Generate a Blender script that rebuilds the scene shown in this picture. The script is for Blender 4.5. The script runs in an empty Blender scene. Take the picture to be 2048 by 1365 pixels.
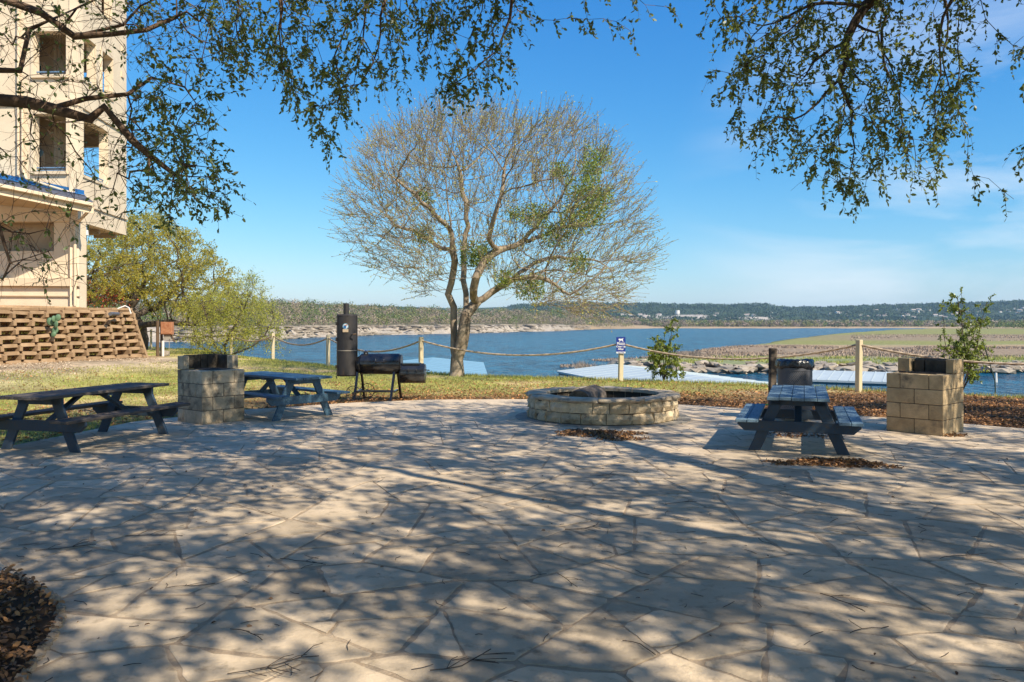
import bpy, math, random
import numpy as np
from mathutils import Vector, Matrix, Euler
R = math.radians
random.seed(7)
rng = np.random.default_rng(11)
scene = bpy.context.scene
col = scene.collection

# ------------------------------------------------------------------ camera, sky, sun, exposure
F, HZ, H = 1600.0, 645.0, 1.68          # focal length in photo pixels, horizon row, eye height
cam_d = bpy.data.cameras.new('camera'); cam = bpy.data.objects.new('camera', cam_d); col.objects.link(cam)
cam.location = (0, 0, H); cam.rotation_euler = (R(90), 0, 0)
cam_d.sensor_width = 36; cam_d.lens = F / 2048 * 36
cam_d.shift_y = -(682.5 - HZ) / 2048
cam_d.clip_start = 0.05; cam_d.clip_end = 30000
scene.camera = cam

SUN_EL, SUN_AZ = R(42), R(135)          # azimuth clockwise from +Y
sdir = Vector((math.sin(SUN_AZ) * math.cos(SUN_EL), math.cos(SUN_AZ) * math.cos(SUN_EL), math.sin(SUN_EL)))
sun_d = bpy.data.lights.new('sun', 'SUN'); sun = bpy.data.objects.new('sun', sun_d); col.objects.link(sun)
sun_d.energy = 5.0; sun_d.angle = R(0.55); sun_d.color = (1.0, 0.91, 0.755)
sun.rotation_euler = (-sdir).to_track_quat('-Z', 'Y').to_euler()
world = bpy.data.worlds.new('World'); scene.world = world; world.use_nodes = True
wn, wl = world.node_tree.nodes, world.node_tree.links
wn.clear()
wo = wn.new('ShaderNodeOutputWorld'); bg = wn.new('ShaderNodeBackground')
sky = wn.new('ShaderNodeTexSky'); sky.sky_type = 'NISHITA'; sky.sun_disc = False
sky.sun_elevation = SUN_EL; sky.sun_rotation = SUN_AZ; sky.air_density = 1.0; sky.dust_density = 0.5; sky.ozone_density = 2.0
hs = wn.new('ShaderNodeHueSaturation'); hs.inputs['Saturation'].default_value = 1.18
wl.new(sky.outputs[0], hs.inputs['Color'])
sep = wn.new('ShaderNodeSeparateColor'); cmb = wn.new('ShaderNodeCombineColor'); wl.new(hs.outputs[0], sep.inputs[0])
for ch_, (ga, pw_) in enumerate(((0.46, 1.35), (1.24, 0.90), (2.86, 0.55))):   # deep polarised blue of the photograph's sky
    pwn = wn.new('ShaderNodeMath'); pwn.operation = 'POWER'; pwn.inputs[1].default_value = pw_; wl.new(sep.outputs[ch_], pwn.inputs[0])
    mln = wn.new('ShaderNodeMath'); mln.operation = 'MULTIPLY'; mln.inputs[1].default_value = ga; wl.new(pwn.outputs[0], mln.inputs[0]); wl.new(mln.outputs[0], cmb.inputs[ch_])
# thin cirrus, spread by noise in the direction of view
tc = wn.new('ShaderNodeTexCoord'); mp = wn.new('ShaderNodeMapping'); mp.inputs['Scale'].default_value = (1.3, 1.3, 5.0)
mp.inputs['Location'].default_value = (0.35, 0.1, 0.0)
nz = wn.new('ShaderNodeTexNoise'); nz.inputs['Scale'].default_value = 1.6; nz.inputs['Detail'].default_value = 9; nz.inputs['Roughness'].default_value = 0.55
nz.inputs['Distortion'].default_value = 0.5
wl.new(tc.outputs['Generated'], mp.inputs[0]); wl.new(mp.outputs[0], nz.inputs[0])
cr = wn.new('ShaderNodeMapRange'); cr.inputs['From Min'].default_value = 0.40; cr.inputs['From Max'].default_value = 0.72
wl.new(nz.outputs[0], cr.inputs[0])
dp = wn.new('ShaderNodeVectorMath'); dp.operation = 'DOT_PRODUCT'
dv = Vector((0.60, 1.0, 0.13)).normalized(); dp.inputs[1].default_value = dv
wl.new(tc.outputs['Generated'], dp.inputs[0])
dm = wn.new('ShaderNodeMapRange'); dm.interpolation_type = 'SMOOTHSTEP'; dm.inputs['From Min'].default_value = 0.935; dm.inputs['From Max'].default_value = 1.0
wl.new(dp.outputs['Value'], dm.inputs[0])
ml = wn.new('ShaderNodeMath'); ml.operation = 'MULTIPLY'; wl.new(cr.outputs[0], ml.inputs[0]); wl.new(dm.outputs[0], ml.inputs[1])
ml2 = wn.new('ShaderNodeMath'); ml2.operation = 'MULTIPLY'; ml2.inputs[1].default_value = 1.0; wl.new(ml.outputs[0], ml2.inputs[0])
mx = wn.new('ShaderNodeMix'); mx.data_type = 'RGBA'; mx.inputs['B'].default_value = (7.6, 8.2, 8.8, 1)
wl.new(ml2.outputs[0], mx.inputs['Factor']); wl.new(cmb.outputs[0], mx.inputs['A'])
wl.new(mx.outputs['Result'], bg.inputs['Color']); bg.inputs['Strength'].default_value = 0.089
wl.new(bg.outputs[0], wo.inputs[0])
vs = scene.view_settings; vs.view_transform = 'Standard'; vs.look = 'None'; vs.gamma = 1; vs.exposure = 0.5; vs.use_curve_mapping = False
scene.cycles.max_bounces = 6; scene.cycles.volume_bounces = 0; scene.cycles.transparent_max_bounces = 8
scene.cycles.use_denoising = True

# ------------------------------------------------------------------ helpers
def G(px, py, z=0.0):
    Y = F * (H - z) / (py - HZ); return Vector(((px - 1024) / F * Y, Y, z))
def Q(px, py, Y):
    return Vector(((px - 1024) / F * Y, Y, H - (py - HZ) / F * Y))

def tag(o, label=None, cat=None, group=None, kind=None):
    if label: o['label'] = label
    if cat: o['category'] = cat
    if group: o['group'] = group
    if kind: o['kind'] = kind
    return o
def empty(name, loc=(0, 0, 0), rz=0, label=None, cat=None, group=None):
    o = bpy.data.objects.new(name, None); col.objects.link(o); o.location = loc; o.rotation_euler = (0, 0, rz)
    o.empty_display_size = 0.1
    return tag(o, label, cat, group)
def copy_tree(o, parent=None):
    c = o.copy(); col.objects.link(c); c.parent = parent
    for ch in list(o.children): copy_tree(ch, c)
    return c
def mesh_np(name, V, Fc, m=None, parent=None, smooth=False, bevel=0):
    """V (N,3); Fc (M,k) array or list of index tuples"""
    me = bpy.data.meshes.new(name)
    if isinstance(Fc, np.ndarray):
        M, k = Fc.shape
        me.vertices.add(len(V)); me.vertices.foreach_set('co', np.asarray(V, dtype=np.float32).ravel())
        me.loops.add(M * k); me.loops.foreach_set('vertex_index', Fc.astype(np.int32).ravel())
        me.polygons.add(M); me.polygons.foreach_set('loop_start', np.arange(0, M * k, k, dtype=np.int32))
        me.polygons.foreach_set('loop_total', np.full(M, k, dtype=np.int32))
        me.update(calc_edges=True)
    else:
        me.from_pydata([tuple(v) for v in V], [], Fc)
    if smooth: me.polygons.foreach_set('use_smooth', np.ones(len(me.polygons), dtype=bool))
    if m: me.materials.append(m)
    o = bpy.data.objects.new(name, me); col.objects.link(o)
    if parent: o.parent = parent
    if bevel:
        b = o.modifiers.new('bevel', 'BEVEL'); b.width = bevel; b.segments = 1; b.limit_method = 'ANGLE'; b.angle_limit = R(40)
    return o
class MB:
    def __init__(s): s.v = []; s.f = []
    def add(s, vs, fs):
        n = len(s.v); s.v += [Vector(v) for v in vs]; s.f += [tuple(i + n for i in f) for f in fs]; return s
    def box(s, c, sz, rot=None):
        c = Vector(c); hx, hy, hz = sz[0] / 2, sz[1] / 2, sz[2] / 2
        vs = [Vector((x, y, z)) for z in (-hz, hz) for y in (-hy, hy) for x in (-hx, hx)]
        if rot is not None:
            mr = rot if isinstance(rot, Matrix) else Euler(rot).to_matrix()
            vs = [mr @ v for v in vs]
        return s.add([v + c for v in vs], [(0, 2, 3, 1), (4, 5, 7, 6), (0, 1, 5, 4), (2, 6, 7, 3), (0, 4, 6, 2), (1, 3, 7, 5)])
    def beam(s, p0, p1, w, t, up=(0, 0, 1)):
        """square beam from p0 to p1; w across (side axis), t along up-ish"""
        p0, p1 = Vector(p0), Vector(p1); d = (p1 - p0); L = d.length; d.normalize()
        sd = d.cross(Vector(up)).normalized(); u = sd.cross(d)
        return s.box((p0 + p1) / 2, (w, L, t), Matrix((sd, d, u)).transposed())
    def cyl(s, p0, p1, r0, r1=None, n=16, caps=True):
        if r1 is None: r1 = r0
        p0, p1 = Vector(p0), Vector(p1); d = (p1 - p0).normalized()
        a = d.orthogonal().normalized(); b = d.cross(a)
        vs = []
        for p, r in ((p0, r0), (p1, r1)):
            for i in range(n):
                t = 2 * math.pi * i / n; vs.append(p + (a * math.cos(t) + b * math.sin(t)) * r)
        fs = [(i, (i + 1) % n, n + (i + 1) % n, n + i) for i in range(n)]
        if caps: fs += [tuple(range(n - 1, -1, -1)), tuple(range(n, 2 * n))]
        return s.add(vs, fs)
    def path(s, pts, r, n=6):
        for a, b in zip(pts[:-1], pts[1:]): s.cyl(a, b, r, r, n)
        return s
    def prism(s, poly, z0, z1):
        n = len(poly); vs = [(p[0], p[1], z0) for p in poly] + [(p[0], p[1], z1) for p in poly]
        return s.add(vs, [tuple(range(n - 1, -1, -1)), tuple(range(n, 2 * n))] + [(i, (i + 1) % n, n + (i + 1) % n, n + i) for i in range(n)])
    def sheet(s, grid):
        h, w = len(grid), len(grid[0])
        return s.add([p for r_ in grid for p in r_], [(j * w + i, j * w + i + 1, (j + 1) * w + i + 1, (j + 1) * w + i) for j in range(h - 1) for i in range(w - 1)])
    def build(s, name, m, parent=None, smooth=False, bevel=0, label=None, kind=None):
        o = mesh_np(name, s.v, s.f, m, parent, smooth, bevel)
        if label: o['label'] = label
        if kind: o['kind'] = kind
        return o

# ------------------------------------------------------------------ materials
def mat(name, c1, c2=None, scale=5, rough=0.8, bump=0.0, bscale=None, detail=5, rnd=0.0, isl=0.0, metal=0.0, transl=0.0,
        spec=0.4, c3=None, s3=1.0, t3=(0.5, 0.62), stretch=(1, 1, 1), attr=None, tcol=None, contrast=(0.35, 0.65), bdist=0.02, world_co=False):
    m = bpy.data.materials.new(name); m.use_nodes = True
    N, L = m.node_tree.nodes, m.node_tree.links
    b = N['Principled BSDF']; b.inputs['Roughness'].default_value = rough; b.inputs['Metallic'].default_value = metal
    b.inputs['Specular IOR Level'].default_value = spec
    tcn = N.new('ShaderNodeTexCoord'); mpn = N.new('ShaderNodeMapping'); mpn.inputs['Scale'].default_value = stretch
    if world_co:
        gn = N.new('ShaderNodeNewGeometry'); L.new(gn.outputs['Position'], mpn.inputs[0])
    else:
        L.new(tcn.outputs['Object'], mpn.inputs[0])
    oi = N.new('ShaderNodeObjectInfo')
    co = mpn.outputs[0]
    if not world_co:
        ad = N.new('ShaderNodeVectorMath'); ad.operation = 'MULTIPLY_ADD'
        cx = N.new('ShaderNodeCombineXYZ'); L.new(oi.outputs['Random'], cx.inputs[0]); L.new(oi.outputs['Random'], cx.inputs[1])
        ad.inputs[1].default_value = (37, 53, 0); L.new(cx.outputs[0], ad.inputs[0]); L.new(mpn.outputs[0], ad.inputs[2]); co = ad.outputs[0]
    def noise(sc, dt=detail):
        n = N.new('ShaderNodeTexNoise'); n.inputs['Scale'].default_value = sc; n.inputs['Detail'].default_value = dt; n.inputs['Roughness'].default_value = 0.62
        L.new(co, n.inputs[0]); return n.outputs[0]
    def rng_(src, a, b_, lo=0, hi=1):
        r_ = N.new('ShaderNodeMapRange'); r_.inputs[1].default_value = a; r_.inputs[2].default_value = b_; r_.inputs[3].default_value = lo; r_.inputs[4].default_value = hi
        L.new(src, r_.inputs[0]); return r_.outputs[0]
    def mix(f, a, b_, mode='MIX'):
        x = N.new('ShaderNodeMix'); x.data_type = 'RGBA'; x.blend_type = mode
        if isinstance(f, float): x.inputs[0].default_value = f
        else: L.new(f, x.inputs[0])
        for s_, k in ((a, 6), (b_, 7)):
            if isinstance(s_, (tuple, list)): x.inputs[k].default_value = (*s_, 1)
            else: L.new(s_, x.inputs[k])
        return x.outputs[2]
    c = c1
    if attr:
        at = N.new('ShaderNodeAttribute'); at.attribute_name = attr; c = at.outputs['Color']
        f = rng_(noise(scale), 0.3, 0.7, 0.55, 1.45); vm = N.new('ShaderNodeVectorMath'); vm.operation = 'SCALE'
        L.new(c, vm.inputs[0]); L.new(f, vm.inputs['Scale']); c = vm.outputs[0]
        f = rng_(noise(scale * 9), 0.3, 0.7, 0.65, 1.35); vm = N.new('ShaderNodeVectorMath'); vm.operation = 'SCALE'
        L.new(c, vm.inputs[0]); L.new(f, vm.inputs['Scale']); c = vm.outputs[0]
    elif c2: c = mix(rng_(noise(scale), *contrast), c1, c2)
    if c3: c = mix(rng_(noise(s3), *t3), c, c3)
    for amt, src in ((rnd, oi.outputs['Random']), (isl, 'isl')):
        if amt:
            if src == 'isl':
                g = N.new('ShaderNodeNewGeometry'); src = g.outputs['Random Per Island']
            f = rng_(src, 0, 1, 1 - amt, 1 + amt)
            vm = N.new('ShaderNodeVectorMath'); vm.operation = 'SCALE'
            if isinstance(c, tuple): vm.inputs[0].default_value = c
            else: L.new(c, vm.inputs[0])
            L.new(f, vm.inputs['Scale']); c = vm.outputs[0]
    if isinstance(c, tuple): b.inputs['Base Color'].default_value = (*c, 1)
    else: L.new(c, b.inputs['Base Color'])
    if bump:
        bp = N.new('ShaderNodeBump'); bp.inputs['Strength'].default_value = bump; bp.inputs['Distance'].default_value = bdist
        L.new(noise(bscale or scale * 4, 6), bp.inputs['Height']); L.new(bp.outputs[0], b.inputs['Normal'])
    if transl:
        out = N['Material Output']; tr = N.new('ShaderNodeBsdfTranslucent'); ms = N.new('ShaderNodeMixShader'); ms.inputs[0].default_value = transl
        if tcol: tr.inputs[0].default_value = (*tcol, 1)
        elif isinstance(c, tuple): tr.inputs[0].default_value = (*c, 1)
        else: L.new(c, tr.inputs[0])
        L.new(b.outputs[0], ms.inputs[1]); L.new(tr.outputs[0], ms.inputs[2]); L.new(ms.outputs[0], out.inputs[0])
    return m

M = {}
M['stone'] = mat('flagstone', (0.63, 0.495, 0.345), (0.46, 0.36, 0.245), 2.6, 0.88, 0.6, 34, detail=9, rnd=0.17, c3=(0.27, 0.205, 0.135), s3=9, t3=(0.55, 0.74), spec=0.25, bdist=0.012)
M['mortar'] = mat('mortar', (0.46, 0.355, 0.25), (0.36, 0.27, 0.185), 6, 0.95, 0.6, 60, spec=0.1, world_co=True)
M['ground'] = mat('ground', (0.2, 0.2, 0.1), scale=0.7, rough=0.95, bump=0.5, bscale=9, attr='zone', spec=0.1, world_co=True, bdist=0.03)
M['blue_dark'] = mat('navy_painted_wood', (0.022, 0.055, 0.10), (0.035, 0.05, 0.065), 7, 0.55, 0.3, 60, stretch=(6, 1, 6), c3=(0.07, 0.058, 0.045), s3=4, t3=(0.55, 0.75), rnd=0.15, spec=0.5)
M['blue_worn'] = mat('worn_navy_painted_wood', (0.15, 0.115, 0.085), (0.07, 0.07, 0.075), 5, 0.75, 0.3, 50, stretch=(6, 1, 6), rnd=0.2, spec=0.2)
M['blue_light'] = mat('slate_blue_painted_wood', (0.18, 0.27, 0.335), (0.11, 0.18, 0.245), 7, 0.65, 0.4, 60, stretch=(6, 1, 6), c3=(0.06, 0.08, 0.10), s3=7, t3=(0.60, 0.8), rnd=0.12, spec=0.25)
M['blue_mid'] = mat('teal_blue_painted_wood', (0.06, 0.135, 0.20), (0.035, 0.08, 0.12), 7, 0.5, 0.3, 60, stretch=(6, 1, 6), c3=(0.03, 0.035, 0.04), s3=7, t3=(0.58, 0.74), rnd=0.15, spec=0.5)
M['block'] = mat('concrete_block', (0.56, 0.41, 0.235), (0.41, 0.30, 0.17), 5, 0.95, 0.9, 30, rnd=0.14, c3=(0.13, 0.11, 0.085), s3=4.0, t3=(0.55, 0.76), spec=0.15, bdist=0.015)
M['block_grey'] = mat('stained_concrete_block', (0.58, 0.46, 0.31), (0.38, 0.30, 0.20), 6, 0.95, 1.0, 36, rnd=0.15, c3=(0.11, 0.09, 0.07), s3=5.0, t3=(0.5, 0.72), spec=0.15, bdist=0.015)
M['soot'] = mat('sooty_block', (0.10, 0.085, 0.065), (0.035, 0.03, 0.025), 3, 0.95, 0.7, 30, rnd=0.25, spec=0.15, c3=(0.22, 0.18, 0.13), s3=4, t3=(0.6, 0.75))
M['joint'] = mat('block_joint', (0.10, 0.08, 0.06), (0.06, 0.05, 0.04), 9, 0.95, spec=0.1)
M['lime'] = mat('limestone', (0.70, 0.56, 0.36), (0.52, 0.40, 0.26), 6, 0.9, 1.0, 22, rnd=0.2, c3=(0.19, 0.155, 0.11), s3=7, t3=(0.55, 0.75), spec=0.2, bdist=0.03)
M['limecap'] = mat('limestone_cap', (0.54, 0.44, 0.31), (0.38, 0.30, 0.21), 5, 0.9, 0.8, 24, rnd=0.12, c3=(0.15, 0.125, 0.10), s3=5, t3=(0.55, 0.75), spec=0.2, bdist=0.02)
M['ash'] = mat('ash', (0.09, 0.08, 0.07), (0.16, 0.13, 0.10), 8, 0.95, 0.8, 30)
M['black_metal'] = mat('black_smoker_steel', (0.010, 0.010, 0.011), (0.022, 0.021, 0.021), 6, 0.22, 0.12, 14, spec=0.8)
M['old_metal'] = mat('weathered_dark_steel', (0.045, 0.040, 0.037), (0.028, 0.026, 0.026), 6, 0.5, 0.2, 30, spec=0.5, metal=0.3, c3=(0.10, 0.055, 0.03), s3=5, t3=(0.6, 0.8), stretch=(1, 1, 0.3))
M['chrome'] = mat('chrome', (0.6, 0.6, 0.6), rough=0.25, metal=0.9)
M['rust'] = mat('rusty_paint', (0.30, 0.11, 0.05), (0.42, 0.20, 0.10), 9, 0.8, 0.3, 30)
M['pole_brown'] = mat('brown_pole', (0.15, 0.095, 0.055), (0.09, 0.06, 0.035), 8, 0.9, 0.5, stretch=(1, 1, 0.2))
M['post'] = mat('cream_painted_post', (0.62, 0.52, 0.34), (0.52, 0.42, 0.26), 9, 0.7, 0.2, 40, stretch=(1, 1, 0.15), rnd=0.08)
M['old_post'] = mat('scorched_post', (0.16, 0.12, 0.085), (0.018, 0.016, 0.014), 4, 0.9, 0.5, 40, contrast=(0.42, 0.55))
M['rope'] = mat('rope', (0.52, 0.40, 0.28), (0.38, 0.28, 0.19), 20, 0.9, 0.4, 90, spec=0.1)
M['sign_blue'] = mat('sign_blue', (0.012, 0.03, 0.22), rough=0.4)
M['white'] = mat('white_print', (0.75, 0.74, 0.72), rough=0.6)
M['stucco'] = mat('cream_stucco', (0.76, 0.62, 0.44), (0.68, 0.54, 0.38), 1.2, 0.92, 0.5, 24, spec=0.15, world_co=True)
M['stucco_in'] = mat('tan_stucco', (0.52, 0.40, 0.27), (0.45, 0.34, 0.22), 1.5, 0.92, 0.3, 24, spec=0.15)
M['trim'] = mat('cream_trim', (0.72, 0.57, 0.39), (0.64, 0.50, 0.34), 2, 0.7, 0.1)
M['rail'] = mat('blue_rail', (0.12, 0.22, 0.36), rough=0.5)
M['roofblue'] = mat('blue_metal_flashing', (0.03, 0.16, 0.38), (0.025, 0.12, 0.30), 2, 0.35, spec=0.5)
M['shingle'] = mat('grey_shingle', (0.12, 0.13, 0.17), (0.08, 0.085, 0.11), 9, 0.9, 0.3, rnd=0.2)
M['glass'] = mat('dark_glass', (0.02, 0.025, 0.03), rough=0.06, spec=0.8)
M['crib'] = mat('brown_crib_concrete', (0.36, 0.24, 0.14), (0.26, 0.165, 0.09), 4, 0.95, 0.6, 30, rnd=0.14, spec=0.1)
M['soil'] = mat('orange_soil', (0.36, 0.20, 0.10), (0.20, 0.11, 0.06), 3, 0.98, 1.0, 14, spec=0.05, c3=(0.10, 0.075, 0.05), s3=1.5, t3=(0.5, 0.7), bdist=0.08)
M['darksoil'] = mat('dark_soil', (0.05, 0.038, 0.028), (0.10, 0.065, 0.04), 5, 0.98, 0.8, 20, spec=0.05)
M['bark'] = mat('live_oak_bark', (0.13, 0.10, 0.075), (0.07, 0.055, 0.043), 9, 0.95, 0.9, 30, spec=0.1, c3=(0.16, 0.13, 0.10), s3=3, t3=(0.55, 0.75), stretch=(1, 1, 0.5))
M['bark_red'] = mat('dark_red_brown_bark', (0.19, 0.125, 0.085), (0.10, 0.068, 0.048), 7, 0.95, 0.9, 30, spec=0.1, c3=(0.17, 0.14, 0.11), s3=2, t3=(0.55, 0.75))
M['bark_pale'] = mat('pale_grey_bark', (0.38, 0.30, 0.215), (0.23, 0.175, 0.12), 5, 0.95, 0.9, 22, spec=0.1, c3=(0.10, 0.075, 0.055), s3=2.5, t3=(0.5, 0.7), stretch=(1, 1, 0.35))
M['oak_leaf'] = mat('live_oak_leaf', (0.10, 0.13, 0.035), rough=0.42, isl=0.6, transl=0.40, spec=0.5, tcol=(0.34, 0.38, 0.07))
M['shade_leaf'] = mat('oak_leaf', (0.13, 0.11, 0.045), rough=0.5, isl=0.4, transl=0.33, spec=0.4, tcol=(0.38, 0.28, 0.09))  # for the unseen shade clumps; tint warms the light they let through
M['olive_leaf'] = mat('olive_leaf', (0.46, 0.38, 0.07), (0.30, 0.28, 0.055), 0.6, rough=0.6, isl=0.4, transl=0.55, tcol=(0.80, 0.68, 0.12), spec=0.3)
M['lime_leaf'] = mat('yellow_green_leaf', (0.50, 0.46, 0.09), (0.36, 0.38, 0.07), 0.6, rough=0.6, isl=0.35, transl=0.55, tcol=(0.80, 0.75, 0.14), spec=0.3)
M['bud_leaf'] = mat('young_leaf', (0.46, 0.42, 0.12), rough=0.6, isl=0.4, transl=0.4, spec=0.3)
M['mistletoe'] = mat('mistletoe_leaf', (0.27, 0.33, 0.06), rough=0.5, isl=0.45, transl=0.35, spec=0.4)
M['red_leaf'] = mat('red_leaf', (0.50, 0.11, 0.05), rough=0.6, isl=0.4, transl=0.3)
M['shrub_leaf'] = mat('glossy_yellow_green_leaf', (0.30, 0.33, 0.05), (0.17, 0.23, 0.04), 2, rough=0.4, isl=0.5, transl=0.35, spec=0.5)
M['dry_leaf'] = mat('dry_leaf', (0.40, 0.20, 0.08), rough=0.7, isl=0.6, transl=0.15, spec=0.25)
M['dry_leaf2'] = mat('dark_dry_leaf', (0.20, 0.115, 0.06), rough=0.6, isl=0.65, transl=0.1, spec=0.3)
M['grass'] = mat('grass_blade', (0.30, 0.34, 0.065), (0.46, 0.41, 0.14), 0.6, rough=0.7, isl=0.45, transl=0.35, spec=0.2)
M['brush'] = mat('bare_brush', (0.35, 0.26, 0.19), rough=0.9, isl=0.35)
M['brush_pale'] = mat('bare_grey_brush', (0.24, 0.19, 0.15), rough=0.9, isl=0.35)
M['far_green'] = mat('juniper_foliage', (0.11, 0.15, 0.045), rough=0.85, isl=0.5, transl=0.15, spec=0.15)
M['far_olive'] = mat('scrub_oak_foliage', (0.22, 0.205, 0.08), rough=0.85, isl=0.45, transl=0.15, spec=0.15)
M['far_bare'] = mat('leafless_scrub', (0.27, 0.21, 0.16), rough=0.9, isl=0.35, spec=0.1)
M['rock'] = mat('pale_rock', (0.42, 0.35, 0.27), (0.28, 0.23, 0.175), 0.5, 0.95, 0.8, 3, rnd=0.18, c3=(0.15, 0.12, 0.09), s3=0.9, t3=(0.55, 0.7), spec=0.15, bdist=0.3)
M['dockroof'] = mat('pale_blue_metal_roof', (0.46, 0.51, 0.51), (0.41, 0.46, 0.47), 0.3, 0.5, spec=0.4)
M['dockblue'] = mat('light_blue_metal_roof', (0.22, 0.38, 0.46), (0.20, 0.34, 0.42), 0.3, 0.5, spec=0.4)
M['dockframe'] = mat('teal_steel', (0.03, 0.13, 0.18), rough=0.5)
M['deck'] = mat('dock_deck', (0.30, 0.30, 0.30), rough=0.8)
M['bag'] = mat('black_plastic_bag', (0.012, 0.012, 0.014), rough=0.22, bump=0.6, bscale=14, spec=0.7, bdist=0.02)
M['can'] = mat('charcoal_coated_steel', (0.09, 0.09, 0.10), rough=0.4, spec=0.5)
M['concrete'] = mat('concrete', (0.36, 0.32, 0.26), (0.28, 0.25, 0.20), 4, 0.9, 0.3, 40, spec=0.2)
M['wood_cut'] = mat('cut_wood', (0.36, 0.21, 0.12), (0.20, 0.11, 0.06), 12, 0.9, 0.4)
M['charbark'] = mat('charred_bark', (0.09, 0.07, 0.055), (0.20, 0.16, 0.125), 9, 0.95, 1.0, 30)
M['cactus'] = mat('cactus_green', (0.12, 0.20, 0.11), (0.09, 0.16, 0.08), 8, 0.6)
M['house_w'] = mat('pale_house_wall', (0.7, 0.66, 0.6), rough=0.8)
M['house_r'] = mat('house_roof', (0.30, 0.24, 0.20), rough=0.8, rnd=0.5)
M['wire'] = mat('green_wire', (0.03, 0.05, 0.035), rough=0.6)
M['chip'] = mat('pale_wood_chips', (0.55, 0.42, 0.28), rough=0.9, isl=0.35)
M['hose'] = mat('green_hose', (0.02, 0.25, 0.08), rough=0.4)
M['pink'] = mat('pink_plastic', (0.7, 0.12, 0.18), rough=0.5)
# water
wm = bpy.data.materials.new('lake_water'); wm.use_nodes = True
N, L = wm.node_tree.nodes, wm.node_tree.links
b = N['Principled BSDF']; b.inputs['Base Color'].default_value = (0.008, 0.075, 0.15, 1); b.inputs['Roughness'].default_value = 0.18; b.inputs['IOR'].default_value = 1.333
g = N.new('ShaderNodeNewGeometry'); mpn = N.new('ShaderNodeMapping'); mpn.inputs['Scale'].default_value = (1.3, 0.6, 1.0); mpn.inputs['Rotation'].default_value = (0, 0, 0.2)
L.new(g.outputs['Position'], mpn.inputs[0])
w1 = N.new('ShaderNodeTexNoise'); w1.inputs['Scale'].default_value = 0.33; w1.inputs['Detail'].default_value = 3; w1.inputs['Roughness'].default_value = 0.7; L.new(mpn.outputs[0], w1.inputs[0])
w2 = N.new('ShaderNodeTexNoise'); w2.inputs['Scale'].default_value = 0.14; w2.inputs['Detail'].default_value = 7; w2.inputs['Roughness'].default_value = 0.75; L.new(mpn.outputs[0], w2.inputs[0])
bp = N.new('ShaderNodeBump'); bp.inputs['Strength'].default_value = 1.0; bp.inputs['Distance'].default_value = 2.6; L.new(w1.outputs[0], bp.inputs['Height']); L.new(bp.outputs[0], b.inputs['Normal'])
mxx = N.new('ShaderNodeMix'); mxx.data_type = 'RGBA'; mxx.inputs[6].default_value = (0.0, 0.016, 0.042, 1); mxx.inputs[7].default_value = (0.006, 0.11, 0.19, 1)  # light and dark flecks of the waves painted into the base colour
mr = N.new('ShaderNodeMapRange'); mr.inputs[1].default_value = 0.40; mr.inputs[2].default_value = 0.60; L.new(w2.outputs[0], mr.inputs[0]); L.new(mr.outputs[0], mxx.inputs[0]); L.new(mxx.outputs[2], b.inputs['Base Color'])
b.inputs['Specular IOR Level'].default_value = 0.09
M['water'] = wm

# ------------------------------------------------------------------ terrain: one sheet to the horizon
LAKE = H - 12.0
def sn(x, y, s, seed=0):
    a = seed * 1.7
    v = (np.sin(x / s + 1.3 * np.sin(y / s * 0.8 + a) + a) + np.sin(y / s * 1.13 + 1.7 * np.sin(x / s * 0.7 + a * 2) + a * 3)
         + 0.6 * np.sin((x + y) / s * 1.9 + a + np.sin((x - y) / s * 1.3)) + 0.5 * np.sin((x * 0.6 - y) / s * 3.1 + a * 5))
    return v / 3.1
def sst(a, b, x):
    t = np.clip((x - a) / (b - a), 0, 1); return t * t * (3 - 2 * t)
EDGE = [(-400, 200), (-60, 80), (-27, 59.7), (-19.8, 50.7), (-13.1, 40), (-9.25, 34.9), (-6.05, 30.6), (-2.9, 28.2), (-.4, 26.3), (3.24, 25.0), (6.66, 23.2), (8.7, 21.6), (11.85, 19.3), (25, 15), (60, 5), (400, -60)]
EX, EY = np.array([e[0] for e in EDGE]), np.array([e[1] for e in EDGE])
WA, WB = np.array((-17.8, 19.5)), np.array((-13.6, 29.5))     # crib wall line (foot), left to right
RIDGE = np.array([(-2000, 600), (-400, 606), (340, 618), (560, 614), (640, 618), (800, 622), (900, 625), (1000, 622), (1040, 620), (1140, 615), (1300, 612), (1460, 612), (1500, 610.5), (1515, 608.5), (1535, 611), (1560, 617), (1640, 617.5), (1740, 614), (1880, 610), (2048, 605), (2600, 600), (4000, 600)], float)
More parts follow.
